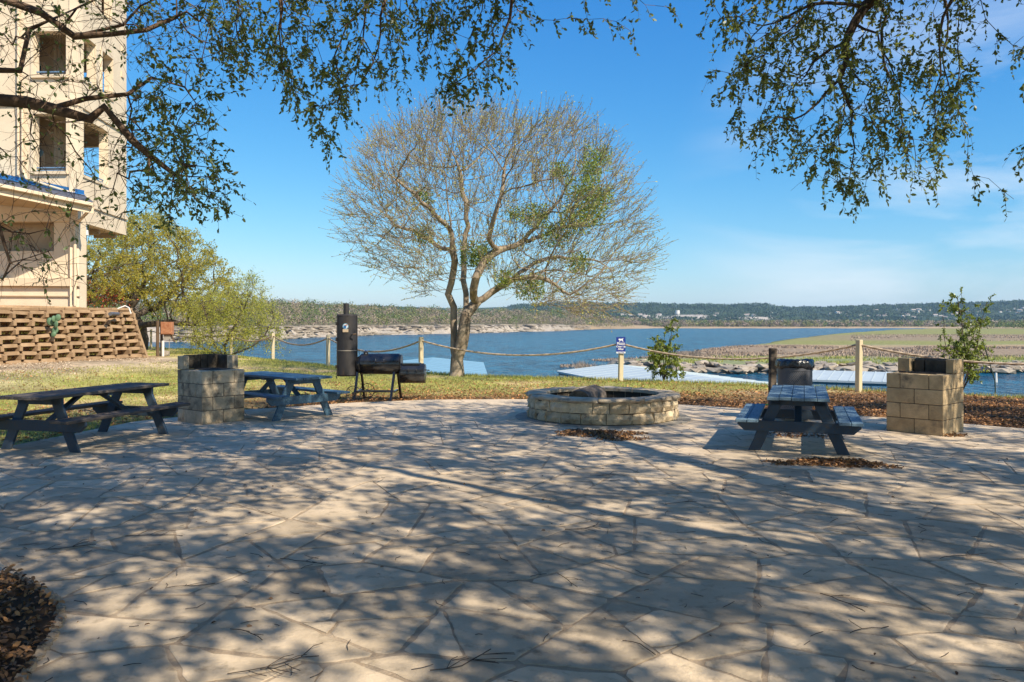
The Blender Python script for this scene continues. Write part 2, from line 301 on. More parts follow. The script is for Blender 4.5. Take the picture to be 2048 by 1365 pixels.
def terrain(x, y):
    x = np.asarray(x, float); y = np.asarray(y, float)
    ye = np.interp(x, EX, EY)
    d = y - ye
    z = np.where(d < 0, -0.035 - 0.012 * sn(x, y, 2.2, 1) * (y > 17) + 0.0 * x, 0)
    z = z - 0.10 * sst(-2.5, 0, d)
    # mound and bank behind the crib wall
    wd = (WB - WA) / np.linalg.norm(WB - WA); nrm = np.array((-wd[1], wd[0]))
    s = (x - WA[0]) * nrm[0] + (y - WA[1]) * nrm[1]            # + = behind the wall
    t = (x - WA[0]) * wd[0] + (y - WA[1]) * wd[1]
    endf = 1 - sst(9.6, 11.0, t)
    mound = 0.42 * sst(-7.0, -0.2, s) * (1 - sst(11.5, 17, t)) * (0.35 + 0.65 * sst(2, 8, t + 4)) 
    bank = 1.85 * sst(0.9, 1.5, s) * endf
    bank2 = 0.0 * sst(0.5, 4.0, s - 0.25 * np.maximum(t - 10.5, 0)) * sst(10, 13, t) * (1 - sst(20, 30, t)) * sst(2.2, 5.5, s)
    land = (d < 2)
    z = np.where(land, z + mound + np.maximum(bank, bank2), z)
    dz = np.clip(d, 0, None)
    z = np.where(d >= 0, z - np.minimum(dz * 0.5 + 0.02 * dz ** 2, 14.0 + z), z)
    z = np.where(d >= 0, np.maximum(z, LAKE - 3), z)
    # beyond the near water
    Y = np.maximum(y, 1.0); p = 1024 + F * x / Y
    far = (y > 60) & (d > 30)
    Ys = np.interp(p, [-3000, -400, 340, 560, 700, 900, 1100, 1200, 1300, 1840, 5000], [350, 400, 480, 549, 700, 835, 1067, 1371, 1560, 1600, 1600])
    Ys = Ys * (1 + 0.018 * np.sin(p / 23.0) + 0.012 * np.sin(p / 9.1 + 1))
    dl = Y - Ys
    cliff = 7.0 * (1 - sst(1080, 1260, p))
    hl = LAKE - 3 + 3.3 * sst(-25, 4, dl) + 1.2 * sst(0, 40, dl) + cliff * sst(12, 40, dl + 7 * np.sin(p / 14.0)) + 2.0 * sst(100, 700, dl)
    zsk = H + (HZ - np.interp(p, [-400, 340, 560, 640, 800, 1000, 1140, 1260], [612, 618, 616, 620, 627, 630, 634, 640])) / F * (Ys + 520)
    hl = hl + np.maximum(zsk - (LAKE + cliff + 2), 0) * sst(40, 520, dl) * (1 - sst(1100, 1400, p)) + 1.5 * sn(x, y, 60, 4) * sst(60, 300, dl)
    zr = H + (HZ - np.interp(p, RIDGE[:, 0], RIDGE[:, 1])) / F * 4500 - 4
    base = LAKE + 5
    hl = np.where(Y > 2300, hl + (zr - np.minimum(hl, base)) * sst(2500, 4500, Y) + (6 * sn(x, y, 190, 2) + 9 * np.abs(sn(x, y, 420, 6))) * sst(2600, 3600, Y) * (1 - sst(3900, 4450, Y)), hl)
    hl = hl - (Y > 4500) * (Y - 4500) * 0.03
    # peninsula on the right
    Yn = np.interp(p, [1100, 1270, 1350, 1500, 2048, 3000], [260, 206, 190, 187, 190, 190]) * (1 + 0.012 * np.sin(p / 17.0) + 0.008 * np.sin(p / 7.0))
    Yf = np.interp(p, [1100, 1215, 1320, 1410, 1530, 1610, 1700, 1840, 1900, 3000], [200, 222, 245, 300, 410, 549, 835, 1280, 1700, 1700]) * (1 + 0.02 * np.sin(p / 31.0))
    pin = np.minimum(Y - Yn, Yf - Y)
    hp = LAKE - 3 + 3.2 * sst(-8, 1.5, pin) + 1.3 * sst(0, 7, Y - Yn) * (pin > 0) + 0.5 * sn(x, y, 35, 3) * sst(5, 30, pin)
    hz = np.maximum(hl, hp)
    z = np.where(far, np.maximum(hz, LAKE - 3), z)
    return z
rowsY = np.concatenate([np.arange(-26, 62, 0.36), 62 * 1.028 ** np.arange(0, 182)])
rowsY = rowsY[rowsY < 8800]
nu = 400; U = np.linspace(-1, 1, nu); U = U * (0.8 + 0.2 * U ** 2)
YY, UU = np.meshgrid(rowsY, U, indexing='ij'); XX = UU * (28 + 1.0 * np.abs(YY))
ZZ = terrain(XX, YY)
V = np.stack([XX, YY, ZZ], -1).reshape(-1, 3); nr = len(rowsY)
idx = np.arange(nr * nu).reshape(nr, nu)
Fq = np.stack([idx[:-1, :-1], idx[:-1, 1:], idx[1:, 1:], idx[1:, :-1]], -1).reshape(-1, 4)
terr = mesh_np('ground', V, Fq, M['ground'], smooth=True); tag(terr, kind='structure')
def cleared(x, y, p, Y):
    k = ((p > 1236) & (p < 1420) & (Y > 3050) & (Y < 3330)) | ((p > 1450) & (p < 1570) & (Y > 2980) & (Y < 3150)) | ((p > 1590) & (p < 1700) & (Y > 2900) & (Y < 3000)) | ((p > 1880) & (p < 1960) & (Y > 3000) & (Y < 3100))
    return k * sst(-.35, .1, sn(x, y, 30, 8))
def zone_colour(x, y, z):
    n1, n2, n3 = sn(x, y, 1.1, 1), sn(x, y, 0.45, 5), sn(x, y, 4.5, 3)
    grass = np.array((0.32, 0.29, 0.085)); tan = np.array((0.50, 0.35, 0.18)); litter = np.array((0.20, 0.11, 0.055)); green = np.array((0.23, 0.27, 0.06))
    dirt = np.array((0.40, 0.25, 0.13)); pale = np.array((0.42, 0.32, 0.21))
    def lerp(a, b, t): return a * (1 - t[..., None]) + b * t[..., None]
    c = lerp(np.broadcast_to(grass, x.shape + (3,)), tan, sst(0.05, 0.6, n1 * 0.6 + n3 * 0.5 + 0.25 * n2))
    c = lerp(c, green, sst(0.1, 0.7, sn(x, y, 2.1, 9)) * 0.6)
    ye = np.interp(x, EX, EY)
    lit = (1 - sst(0.5, 3.2, y - (17.2 - 0.30 * np.maximum(np.abs(x - 0) - 3, 0)) + 0.8 * n1)) * sst(-10, -4, x + 0.35 * (y - 16)) 
    c = lerp(c, litter, np.clip(lit, 0, 1) * 0.9)
    lit2 = sst(4, 7, x) * (1 - sst(19.0, 21, y + n1))
    c = lerp(c, litter * 0.8, np.clip(lit2, 0, 1))
    wd = (WB - WA) / np.linalg.norm(WB - WA); nrm = np.array((-wd[1], wd[0]))
    s = (x - WA[0]) * nrm[0] + (y - WA[1]) * nrm[1]; t = (x - WA[0]) * wd[0] + (y - WA[1]) * wd[1]
    c = lerp(c, pale, sst(-5.5, -1.5, s + 0.8 * n1) * (1 - sst(10.5, 12.5, t + n1)))
    c = lerp(c, dirt, sst(-1.0, 0.5, s) * (1 - sst(14, 18, t)))
    d = y - ye
    c = lerp(c, np.array((0.13, 0.13, 0.05)), sst(0, 3, d))
    # far zones
    Y = np.maximum(y, 1.0); p = 1024 + F * x / Y
    m1, m2 = sn(x, y, 9, 2), sn(x * 0.35, y, 14, 7)
    pen = np.array((0.27, 0.29, 0.14)); brown = np.array((0.33, 0.245, 0.165)); sand = np.array((0.46, 0.33, 0.19)); gr2 = np.array((0.29, 0.28, 0.10))
    fc = lerp(np.broadcast_to(pen, x.shape + (3,)), brown, sst(225, 262, Y + 10 * m1) * (1 - sst(330, 365, Y + 14 * m1)))
    fc = lerp(fc, sand, sst(335, 350, Y + 10 * m1) * (1 - sst(365, 385, Y + 12 * m1)))
    fc = lerp(fc, gr2, sst(372, 400, Y + 14 * m1)); fc = lerp(fc, brown, sst(430, 480, Y + 16 * m2) * (1 - sst(640, 720, Y + 60 * m2)) * sst(1500, 1800, p) * 0.9)
    fc = lerp(fc, gr2, sst(700, 800, Y)); fc = lerp(fc, sand * 0.85, sst(1250, 1400, Y))
    Yn_ = np.interp(p, [1100, 1270, 1350, 1500, 2048, 3000], [260, 206, 190, 187, 190, 190]) * (1 + 0.012 * np.sin(p / 17.0) + 0.008 * np.sin(p / 7.0))
    fc = lerp(fc, np.array((0.42, 0.35, 0.26)), (1 - sst(8, 14, Y - Yn_ + 3 * sn(x, y, 4, 2))) * (Y < 300))
    isleft = (p < 1300) & (Y > 330) & (Y > 0)
    rockc = np.array((0.42, 0.35, 0.27)); hillc = np.array((0.14, 0.12, 0.065))
    Ys = np.interp(p, [-3000, -400, 340, 560, 700, 900, 1100, 1200, 1300, 1840, 5000], [350, 400, 480, 549, 700, 835, 1067, 1371, 1560, 1600, 1600])
    lc = lerp(np.broadcast_to(rockc, x.shape + (3,)), hillc, sst(55, 95, Y - Ys + 12 * sn(x, y, 12, 3)))
    lc = np.where((p > 1150)[..., None], lerp(np.broadcast_to(sand, x.shape + (3,)) * 0.9, hillc, sst(200, 420, Y - Ys)), lc)
    fc = np.where(((Y > Ys - 60) & ((p < 1300) | (Y > 1560)))[..., None], lc, fc)
    hill = np.array((0.035, 0.055, 0.028)); h2 = np.array((0.07, 0.085, 0.04))
    hh = lerp(np.broadcast_to(hill, x.shape + (3,)), h2, sst(0.1, 0.8, sn(x, y, 70, 5) + 0.4 * sn(x, y, 25, 2)))
    fc = lerp(fc, hh, sst(2500, 2900, Y))
    fc = lerp(fc, np.array((0.50, 0.42, 0.34)), cleared(x, y, p, Y))
    c = np.where((d > 30)[..., None], fc * np.where((Y < 1500) & (p > 1100), .84, 1.0)[..., None], c)
    return c
C = zone_colour(XX, YY, ZZ).reshape(-1, 3)
ca = terr.data.color_attributes.new('zone', 'FLOAT_COLOR', 'POINT')
ca.data.foreach_set('color', np.concatenate([C, np.ones((len(C), 1))], 1).astype(np.float32).ravel())
# water sheet, with the near shore kept dry by the bluff
water = mesh_np('water', [(-9000, 28, LAKE), (9000, 28, LAKE), (9000, 2600, LAKE), (-9000, 2600, LAKE)], [(0, 1, 2, 3)], M['water']); tag(water, kind='structure')
hz = MB().box((0, 4380, 74), (17900, 8900, 178)).build('haze', None); tag(hz, 'thin blue haze over the lake and the hills', kind='stuff')
hm = bpy.data.materials.new('haze_air'); hm.use_nodes = True; hm.node_tree.nodes.clear()
ho = hm.node_tree.nodes.new('ShaderNodeOutputMaterial'); pv = hm.node_tree.nodes.new('ShaderNodeVolumePrincipled')
pv.inputs['Color'].default_value = (0.50, 0.76, 1.0, 1); pv.inputs['Density'].default_value = 6.0e-5; pv.inputs['Anisotropy'].default_value = 0.0
hm.node_tree.links.new(pv.outputs[0], ho.inputs['Volume']); hz.data.materials.append(hm)

# ------------------------------------------------------------------ patio: mortar bed and flagstones
OUT = [(-7.3, 4), (-7.2, 9), (-6.9, 10.5), (-6.4, 13.5), (-5.2, 15.3), (-3.4, 16.7), (-1.8, 17.4), (.4, 17.5), (3.2, 16.5), (5.5, 15.0), (7.4, 13.4), (9.5, 11), (11, 6), (11, -3), (-5, -3)][::-1]
def clip_half(poly, n, c):      # keep n.p <= c
    out = []
    for i in range(len(poly)):
        a, b_ = poly[i], poly[(i + 1) % len(poly)]
        da, db = n[0] * a[0] + n[1] * a[1] - c, n[0] * b_[0] + n[1] * b_[1] - c
        if da <= 0: out.append(a)
        if da * db < 0:
            t = da / (da - db); out.append((a[0] + (b_[0] - a[0]) * t, a[1] + (b_[1] - a[1]) * t))
    return out
def area(p): return 0.5 * sum(p[i][0] * p[(i + 1) % len(p)][1] - p[(i + 1) % len(p)][0] * p[i][1] for i in range(len(p)))
def inset(poly, w):
    if area(poly) < 0: poly = poly[::-1]
    out = list(poly)
    for i in range(len(poly)):
        a, b_ = poly[i], poly[(i + 1) % len(poly)]
        dx, dy = b_[0] - a[0], b_[1] - a[1]; l = math.hypot(dx, dy)
        if l < 1e-6: continue
        n = (dy / l, -dx / l); ww = w * random.uniform(0.5, 1.6)
        out = clip_half(out, n, n[0] * a[0] + n[1] * a[1] - ww)
        if len(out) < 3: return None
    return out
if area(OUT) < 0: OUT = OUT[::-1]
rs = random.Random(21)
def split(poly, amin, depth=0):
    A = abs(area(poly))
    if A < amin * rs.uniform(0.8, 2.3) or depth > 14: return [poly]
    # principal axis
    cx = sum(p[0] for p in poly) / len(poly); cy = sum(p[1] for p in poly) / len(poly)
    sxx = sum((p[0] - cx) ** 2 for p in poly); syy = sum((p[1] - cy) ** 2 for p in poly); sxy = sum((p[0] - cx) * (p[1] - cy) for p in poly)
    th = 0.5 * math.atan2(2 * sxy, sxx - syy)
    th += rs.gauss(0, 0.33)
    n = (math.cos(th), math.sin(th))
    ext = [n[0] * p[0] + n[1] * p[1] for p in poly]; lo, hi = min(ext), max(ext)
    c = lo + (hi - lo) * rs.uniform(0.34, 0.66)
    a, b_ = clip_half(poly, n, c), clip_half(poly, (-n[0], -n[1]), -c)
    if len(a) < 3 or len(b_) < 3: return [poly]
    return split(a, amin, depth + 1) + split(b_, amin, depth + 1)
sites = []
for _ in range(6000):
    q = (rs.uniform(-7.5, 11.2), rs.uniform(-3, 17.6))
    if all(math.hypot((q[0] - a) * .85, (q[1] - b_) * 1.1) > 0.92 for a, b_ in sites): sites.append(q)
stones = []
for i, (sx_, sy_) in enumerate(sites):
    cell = list(OUT)
    for j, (tx_, ty_) in enumerate(sites):
        if i == j or abs(tx_ - sx_) + abs(ty_ - sy_) > 6: continue
        # mildly anisotropic metric for oblong slabs
        nx_, ny_ = (tx_ - sx_) * .72, (ty_ - sy_) * 1.21; c_ = .5 * ((tx_ ** 2 - sx_ ** 2) * .72 + (ty_ ** 2 - sy_ ** 2) * 1.21)
        cell = clip_half(cell, (nx_, ny_), c_)
        if len(cell) < 3: break
    if len(cell) >= 3: stones += split(cell, 0.27)
# knock small triangles off some corners
res = []
for p in stones:
    if rs.random() < 0.45 and len(p) >= 4:
        i = rs.randrange(len(p)); a, b_, c = p[i - 1], p[i], p[(i + 1) % len(p)]
        la, lc = math.dist(a, b_), math.dist(c, b_)
        if la > 0.4 and lc > 0.4:
            s1, s2 = rs.uniform(0.15, 0.35), rs.uniform(0.15, 0.35)
            q1 = (b_[0] + (a[0] - b_[0]) * s1, b_[1] + (a[1] - b_[1]) * s1); q2 = (b_[0] + (c[0] - b_[0]) * s2, b_[1] + (c[1] - b_[1]) * s2)
            dx, dy = q2[0] - q1[0], q2[1] - q1[1]; l = math.hypot(dx, dy); n = (dy / l, -dx / l); cc = n[0] * q1[0] + n[1] * q1[1]
            u, v = clip_half(p, n, cc), clip_half(p, (-n[0], -n[1]), -cc)
            if len(u) >= 3 and len(v) >= 3: res += [u, v]; continue
    res.append(p)
patio = MB().prism(OUT, -0.12, -0.0035).build('patio', M['mortar']); tag(patio, kind='structure')
def visible(x, y): return y > 2.2 and abs(x) < 0.70 * y + 0.6
def rough_poly(p, step=0.08, amp=0.0045):
    out = []; n = len(p); L_ = [math.dist(p[i], p[(i + 1) % n]) for i in range(n)]
    for i in range(n):
        a, b_ = p[i], p[(i + 1) % n]; l = L_[i]
        if l < 0.02: continue
        r_ = min(0.035 * rs.uniform(0.4, 1.6), l * 0.3)
        k = max(1, int(l / step)); nx, ny = (b_[1] - a[1]) / l, -(b_[0] - a[0]) / l; bow = rs.gauss(0, 0.012)
        for j in range(k + 1):
            t = (r_ + (l - 2 * r_) * j / k) / l
            o = rs.gauss(0, amp) * (0.4 if j in (0, k) else 1) - abs(bow) * math.sin(math.pi * t)
            out.append((a[0] + (b_[0] - a[0]) * t + nx * o, a[1] + (b_[1] - a[1]) * t + ny * o))
    return out
vis = []
for p in res:
    cx, cy = sum(q[0] for q in p) / len(p), sum(q[1] for q in p) / len(p)
    q = inset(p, 0.0068)
    if not q or abs(area(q)) < 0.004: continue
    vis.append((visible(cx, cy) and cy < 17, cx, cy, q))
inview = [v for v in vis if v[0]]; rest = [v for v in vis if not v[0]]
inview.sort(key=lambda v: -abs(area(v[3])) / v[2] ** 3)
print('flagstones in view', len(inview))
rest_mb = MB()
for k, (iv, cx, cy, q) in enumerate(inview + rest):
    z1 = rs.uniform(-0.001, 0.003)
    if iv and k < 298:
        q = rough_poly(q); q2 = [(a - cx, b_ - cy) for a, b_ in q]
        n = len(q2); qi = [(a * (1 - 0.012 / max(0.1, math.hypot(a, b_))), b_ * (1 - 0.012 / max(0.1, math.hypot(a, b_)))) for a, b_ in q2]
        mb = MB(); tx, ty = rs.gauss(0, 0.0015), rs.gauss(0, 0.0015)
        vs_ = [(a, b_, -0.04) for a, b_ in q2] + [(a, b_, z1 - 0.0022) for a, b_ in q2] + [(a, b_, z1 + tx * a + ty * b_) for a, b_ in qi]
        mb.add(vs_, [(i, (i + 1) % n, n + (i + 1) % n, n + i) for i in range(n)] + [(n + i, n + (i + 1) % n, 2 * n + (i + 1) % n, 2 * n + i) for i in range(n)] + [tuple(range(2 * n, 3 * n))])
        o = mb.build('flagstone', M['stone'], patio); o.location = (cx, cy, 0)
    else:
        if area(q) < 0: q = q[::-1]
        rest_mb.prism(q, -0.04, z1)
rest_mb.build('outer_flagstones', M['stone'], patio, kind='stuff')

# ------------------------------------------------------------------ leaves, litter, grass
def leaf_mesh(name, P, D, size, width=0.45, m=None, parent=None, cup=0.0, hexa=True, Nrm=None):
    """P (n,3) leaf base, D (n,3) axis unit, size scalar/array"""
    n = len(P); size = np.broadcast_to(size, (n,))[:, None]
    rv = rng.normal(size=(n, 3)) if Nrm is None else Nrm + rng.normal(size=(n, 3)) * 0.25
    S = np.cross(D, rv); S /= np.linalg.norm(S, axis=1, keepdims=True) + 1e-9
    Nn = np.cross(S, D)
    w = width * 0.5
    if hexa:
        pr = [(0, 0, 0), (0.35, w, 0.10), (0.75, w * 0.8, 0.06), (1, 0, -0.05 - cup), (0.75, -w * 0.8, 0.06), (0.35, -w, 0.10)]
    else:
        pr = [(0, 0, 0), (0.5, w, 0.06), (1, 0, -cup), (0.5, -w, 0.06)]
    k = len(pr)
    V = np.empty((n, k, 3))
    for i, (a, s_, h_) in enumerate(pr): V[:, i] = P + D * size * a + S * size * s_ + Nn * size * h_
    Fc = np.arange(n * k).reshape(n, k)
    return mesh_np(name, V.reshape(-1, 3), Fc, m, parent)
def unit(v): return v / (np.linalg.norm(v, axis=-1, keepdims=True) + 1e-9)
def ground_leaves(name, xy, m, s0=0.035, s1=0.06, lift=0.012, z=None, parent=None, flat=0.35):
    n = len(xy); zz = terrain(xy[:, 0], xy[:, 1]) if z is None else z
    P = np.column_stack([xy, zz + rng.uniform(0.002, lift, n)])
    a = rng.uniform(0, 2 * np.pi, n); D = unit(np.column_stack([np.cos(a), np.sin(a), rng.normal(0, flat, n)]))
    Nn = np.tile([0, 0, 1.0], (n, 1)) + rng.normal(size=(n, 3)) * flat
    return leaf_mesh(name, P, D, rng.uniform(s0, s1, n), 0.5, m, parent, cup=0.12, Nrm=Nn)

# ------------------------------------------------------------------ trees by space colonisation
def colonize(att, nodes, parents, D=0.25, di=1.6, dk=0.35, iters=120, bias=(0, 0, 0), jit=0.25, seed=1, maxn=9000):
    r_ = np.random.default_rng(seed); att = np.asarray(att, float)
    N_ = np.zeros((maxn + 800, 3)); PR = np.full(maxn + 800, -1); n = len(nodes); N_[:n] = nodes; PR[:n] = parents
    best = np.full(len(att), 1e9); bi = np.zeros(len(att), int); alive = np.ones(len(att), bool); cnt = np.zeros(maxn + 800, int)
    def upd(a, b_):
        nonlocal best, bi, alive
        id_ = np.where(alive)[0]
        if not len(id_) or a == b_: return
        for s_ in range(a, b_, 300):
            e = min(b_, s_ + 300)
            dd = np.linalg.norm(att[id_][:, None] - N_[None, s_:e], axis=2); k = dd.argmin(1); dm_ = dd[np.arange(len(id_)), k]
            u = dm_ < best[id_]; best[id_[u]] = dm_[u]; bi[id_[u]] = k[u] + s_
        alive &= ~(best < dk)
    upd(0, n); b0 = np.array(bias, float)
    for it in range(iters):
        act = alive & (best < di)
        if not act.any():
            if alive.any() and di < 8: di *= 1.5; continue
            break
        dirs = att[act] - N_[bi[act]]; dirs /= np.linalg.norm(dirs, axis=1, keepdims=True) + 1e-9
        acc = np.zeros((n, 3)); np.add.at(acc, bi[act], dirs)
        g_ = np.unique(bi[act]); g_ = g_[cnt[g_] < 4]
        if not len(g_): break
        v = unit(acc[g_]) + b0 + r_.normal(size=(len(g_), 3)) * jit; v = unit(v)
        m_ = len(g_)
        if n + m_ > maxn: break
        N_[n:n + m_] = N_[g_] + v * D * r_.uniform(0.8, 1.2, (m_, 1)); PR[n:n + m_] = g_; cnt[g_] += 1
        upd(n, n + m_); n += m_
    return N_[:n], PR[:n]
def radii(N_, PR, r0=0.004, e=2.3, rmax=9):
    n = len(N_); acc = np.zeros(n); kids = np.zeros(n, int)
    r_ = np.zeros(n)
    for i in range(n - 1, -1, -1):
        r_[i] = max(acc[i], r0 ** e) ** (1 / e)
        if PR[i] >= 0: acc[PR[i]] += r_[i] ** e; kids[PR[i]] += 1
    return np.minimum(r_, rmax), kids
def tubes(N_, PR, r_, name, m, parent, thin=None):
    n = len(N_); has = PR >= 0; seg = np.where(has)[0]
    d = np.zeros((n, 3)); d[seg] = unit(N_[seg] - N_[PR[seg]])
    main = np.full(n, -1)
    for i in seg:
        p = PR[i]
        if main[p] < 0 or r_[i] > r_[main[p]]: main[p] = i
    T = d.copy(); hm_ = main >= 0; T[hm_] = unit(d[hm_] + d[main[hm_]])
    rt = ~has; T[rt] = d[main[rt]] if hm_[rt].all() else T[rt]
    Vs, Fs, off = [], [], 0
    def frame(t):
        ref = np.tile([0.31, 0.87, 0.38], (len(t), 1)); bad = np.abs((t * ref).sum(1)) > 0.93; ref[bad] = [0.9, -0.3, 0.3]
        u = unit(np.cross(t, ref)); return u, np.cross(t, u)
    for lo, hi, k in ((0.045, 99, 10), (0.014, 0.045, 6), (0.0, 0.014, 3)):
        s_ = seg[(r_[seg] >= lo) & (r_[seg] < hi)]
        if not len(s_): continue
        p = PR[s_]; ism = main[p] == s_
        t0 = np.where(ism[:, None], T[p], d[s_]); r0 = np.where(ism, np.minimum(r_[p], r_[s_] * 1.5), r_[s_] * 1.15)
        ring = []
        for pos, t, rr in ((N_[p], t0, r0), (N_[s_], T[s_], r_[s_])):
            # keep tangents on the segment's side
            t = np.where(((t * d[s_]).sum(1) > 0.2)[:, None], t, d[s_])
            u, v = frame(t)
            a = np.arange(k) * 2 * np.pi / k
            ring.append(pos[:, None] + rr[:, None, None] * (u[:, None] * np.cos(a)[None, :, None] + v[:, None] * np.sin(a)[None, :, None]))
        V_ = np.concatenate(ring, 1).reshape(-1, 3); b_ = off + np.arange(len(s_))[:, None] * 2 * k; i = np.arange(k)
        f = np.stack([b_ + i, b_ + (i + 1) % k, b_ + k + (i + 1) % k, b_ + k + i], -1).reshape(-1, 4)
        Vs.append(V_); Fs.append(f); off += len(V_)
    return mesh_np(name, np.concatenate(Vs), np.concatenate(Fs), m, parent, smooth=True)
def twiglets(N_, PR, r_, per=1.0, ln=(0.15, 0.4), rmaxi=0.01, segs=3, droop=0.0, seed=3, spread=0.7, r_tw=0.0025, outc=None, curl=0.2):
    """add random twigs on thin nodes; returns enlarged arrays"""
    r2 = np.random.default_rng(seed); thin = np.where((r_ < rmaxi) & (PR >= 0))[0]
    cntv = r2.poisson(per, len(thin)); src = np.repeat(thin, cntv); n = len(N_); k = len(src)
    d = unit(N_[src] - N_[PR[src]]) + r2.normal(size=(k, 3)) * spread
    if outc is not None: d = d * .5 + unit(N_[src] - np.array(outc)) * .9
    d = unit(d); L_ = r2.uniform(*ln, k)[:, None] / segs
    nodes, par = [N_], [PR]; prev, pi = N_[src], src; cur = n
    for j in range(segs):
        d = unit(d + r2.normal(size=(k, 3)) * curl + np.array([0, 0, -droop])); q = prev + d * L_
        nodes.append(q); par.append(pi); pi = np.arange(cur, cur + k); cur += k; prev = q
    NN = np.concatenate(nodes); PP = np.concatenate(par); RR = np.concatenate([r_] + [np.full(k, r_tw * (1 - 0.2 * j)) for j in range(segs)])
    return NN, PP, RR, n
def tip_leaves(NN, PP, start, per, size, name, m, parent, width=0.45, keep=None, spread=0.9, seed=5, hexa=True, jitter=0.0, szvar=0.35, down=0.0):
    r2 = np.random.default_rng(seed); ids = np.arange(start, len(NN))
    if keep is not None: ids = ids[keep(NN[ids])]
    c = r2.poisson(per, len(ids)); src = np.repeat(ids, c); k = len(src)
    d = unit(unit(NN[src] - NN[PP[src]]) + r2.normal(size=(k, 3)) * spread + np.array([0, 0, -down]))
    P = NN[src] + (NN[PP[src]] - NN[src]) * r2.uniform(0, 1, (k, 1)) ** 2.2 + r2.normal(size=(k, 3)) * jitter
    return leaf_mesh(name, P, d, size * r2.uniform(1 - szvar, 1 + szvar, k), width, m, parent, hexa=hexa)
def poly_nodes(lines, step=0.3, wob=0.03, seed=2):
    """lines: list of (parent_ref, [points]) ; parent_ref None or (line index, fraction). Returns nodes, parents, per-line index lists"""
    r2 = np.random.default_rng(seed); N_, P_, idx_ = [], [], []
    for ref, pts in lines:
        pts = [np.array(p, float) for p in pts]; ids = []
        prev = -1 if ref is None else idx_[ref[0]][min(len(idx_[ref[0]]) - 1, int(ref[1] * len(idx_[ref[0]])))]
        if ref is not None: pts = [N_[prev]] + pts
        # smooth via Catmull-Rom
        q = [pts[0]] + pts + [pts[-1]]
        for i in range(1, len(q) - 2):
            l = np.linalg.norm(q[i + 1] - q[i]); k = max(1, int(l / step))
            for j in range(k):
                t = j / k
                if i == 1 and j == 0 and ref is not None: continue
                p = 0.5 * ((2 * q[i]) + (-q[i - 1] + q[i + 1]) * t + (2 * q[i - 1] - 5 * q[i] + 4 * q[i + 1] - q[i + 2]) * t * t + (-q[i - 1] + 3 * q[i] - 3 * q[i + 1] + q[i + 2]) * t ** 3)
                p = p + (r2.normal(size=3) * wob if not (i == 1 and j == 0) else 0)
                N_.append(p); P_.append(prev); prev = len(N_) - 1; ids.append(prev)
        N_.append(pts[-1]); P_.append(prev); ids.append(len(N_) - 1)
        idx_.append(ids)
    return N_, P_, idx_
def ellipsoid(c, r_, n, seed=0, shell=0.0):
    r2 = np.random.default_rng(seed); v = unit(r2.normal(size=(n, 3))); rad = r2.uniform(shell ** 3, 1, (n, 1)) ** (1 / 3)
    return np.array(c) + v * rad * np.array(r_)
def envelope(pts, n, ytop, Y0, Y1, seed=0, pw=1.0, cut=None):
    """points under a hanging outline drawn as photo columns/rows, placed at depths Y0..Y1"""
    r2 = np.random.default_rng(seed); e = np.array(pts, float); out = []
    while len(out) < n:
        px = r2.uniform(e[0, 0], e[-1, 0]); bt = np.interp(px, e[:, 0], e[:, 1])
        py = r2.uniform(ytop, 430)
        if py > bt: continue
        if cut and cut(px, py): continue
        out.append(Q(px, py, r2.uniform(Y0, Y1)))
    return np.array(out)
def finish_tree(root, att, lines, bark, leafm, r0, D, di, dk, e=2.3, bias=(0, 0, 0), jit=0.3, seed=1, per=1.2, ln=(0.15, 0.4), leaf=0.05, lper=2.0,
                keep=None, droop=0.1, base=None, maxn=9000, rtw=0.0022, hexa=True, width=0.45, rmaxi=0.012, wob=0.03, step=0.3, iters=140, segs=3, leafname='crown', jitter=0.0, spread=0.9, minr=None, outc=None, curl=0.2, maxn2=None, tsp=0.7):
    n0, p0, idl = poly_nodes(lines, step=step, wob=wob, seed=seed)
    N_, P_ = colonize(att, n0, p0, D=D, di=di, dk=dk, bias=bias, jit=jit, seed=seed, maxn=maxn, iters=iters)
    r_, kids = radii(N_, P_, r0, e)
    if base: r_ = np.minimum(r_ * (base / r_[0]) ** np.clip((np.log(r_ / r0) / np.log(max(r_[0] / r0, 1.01))), 0, 1), base)
    # trunk flare
    zz = N_[:, 2] - N_[0, 2]
    NN, PP, RR, s0 = twiglets(N_, P_, r_, per, ln, rmaxi, segs, droop, seed + 1, r_tw=rtw, outc=outc, curl=curl, spread=tsp)
    if minr: RR = np.maximum(RR, minr)
    tubes(NN, PP, RR, 'trunk', bark, root)
    if leafm: tip_leaves(NN, PP, s0, lper, leaf, leafname, leafm, root, keep=keep, seed=seed + 2, hexa=hexa, width=width, jitter=jitter, spread=spread)
    return NN, PP, RR, s0

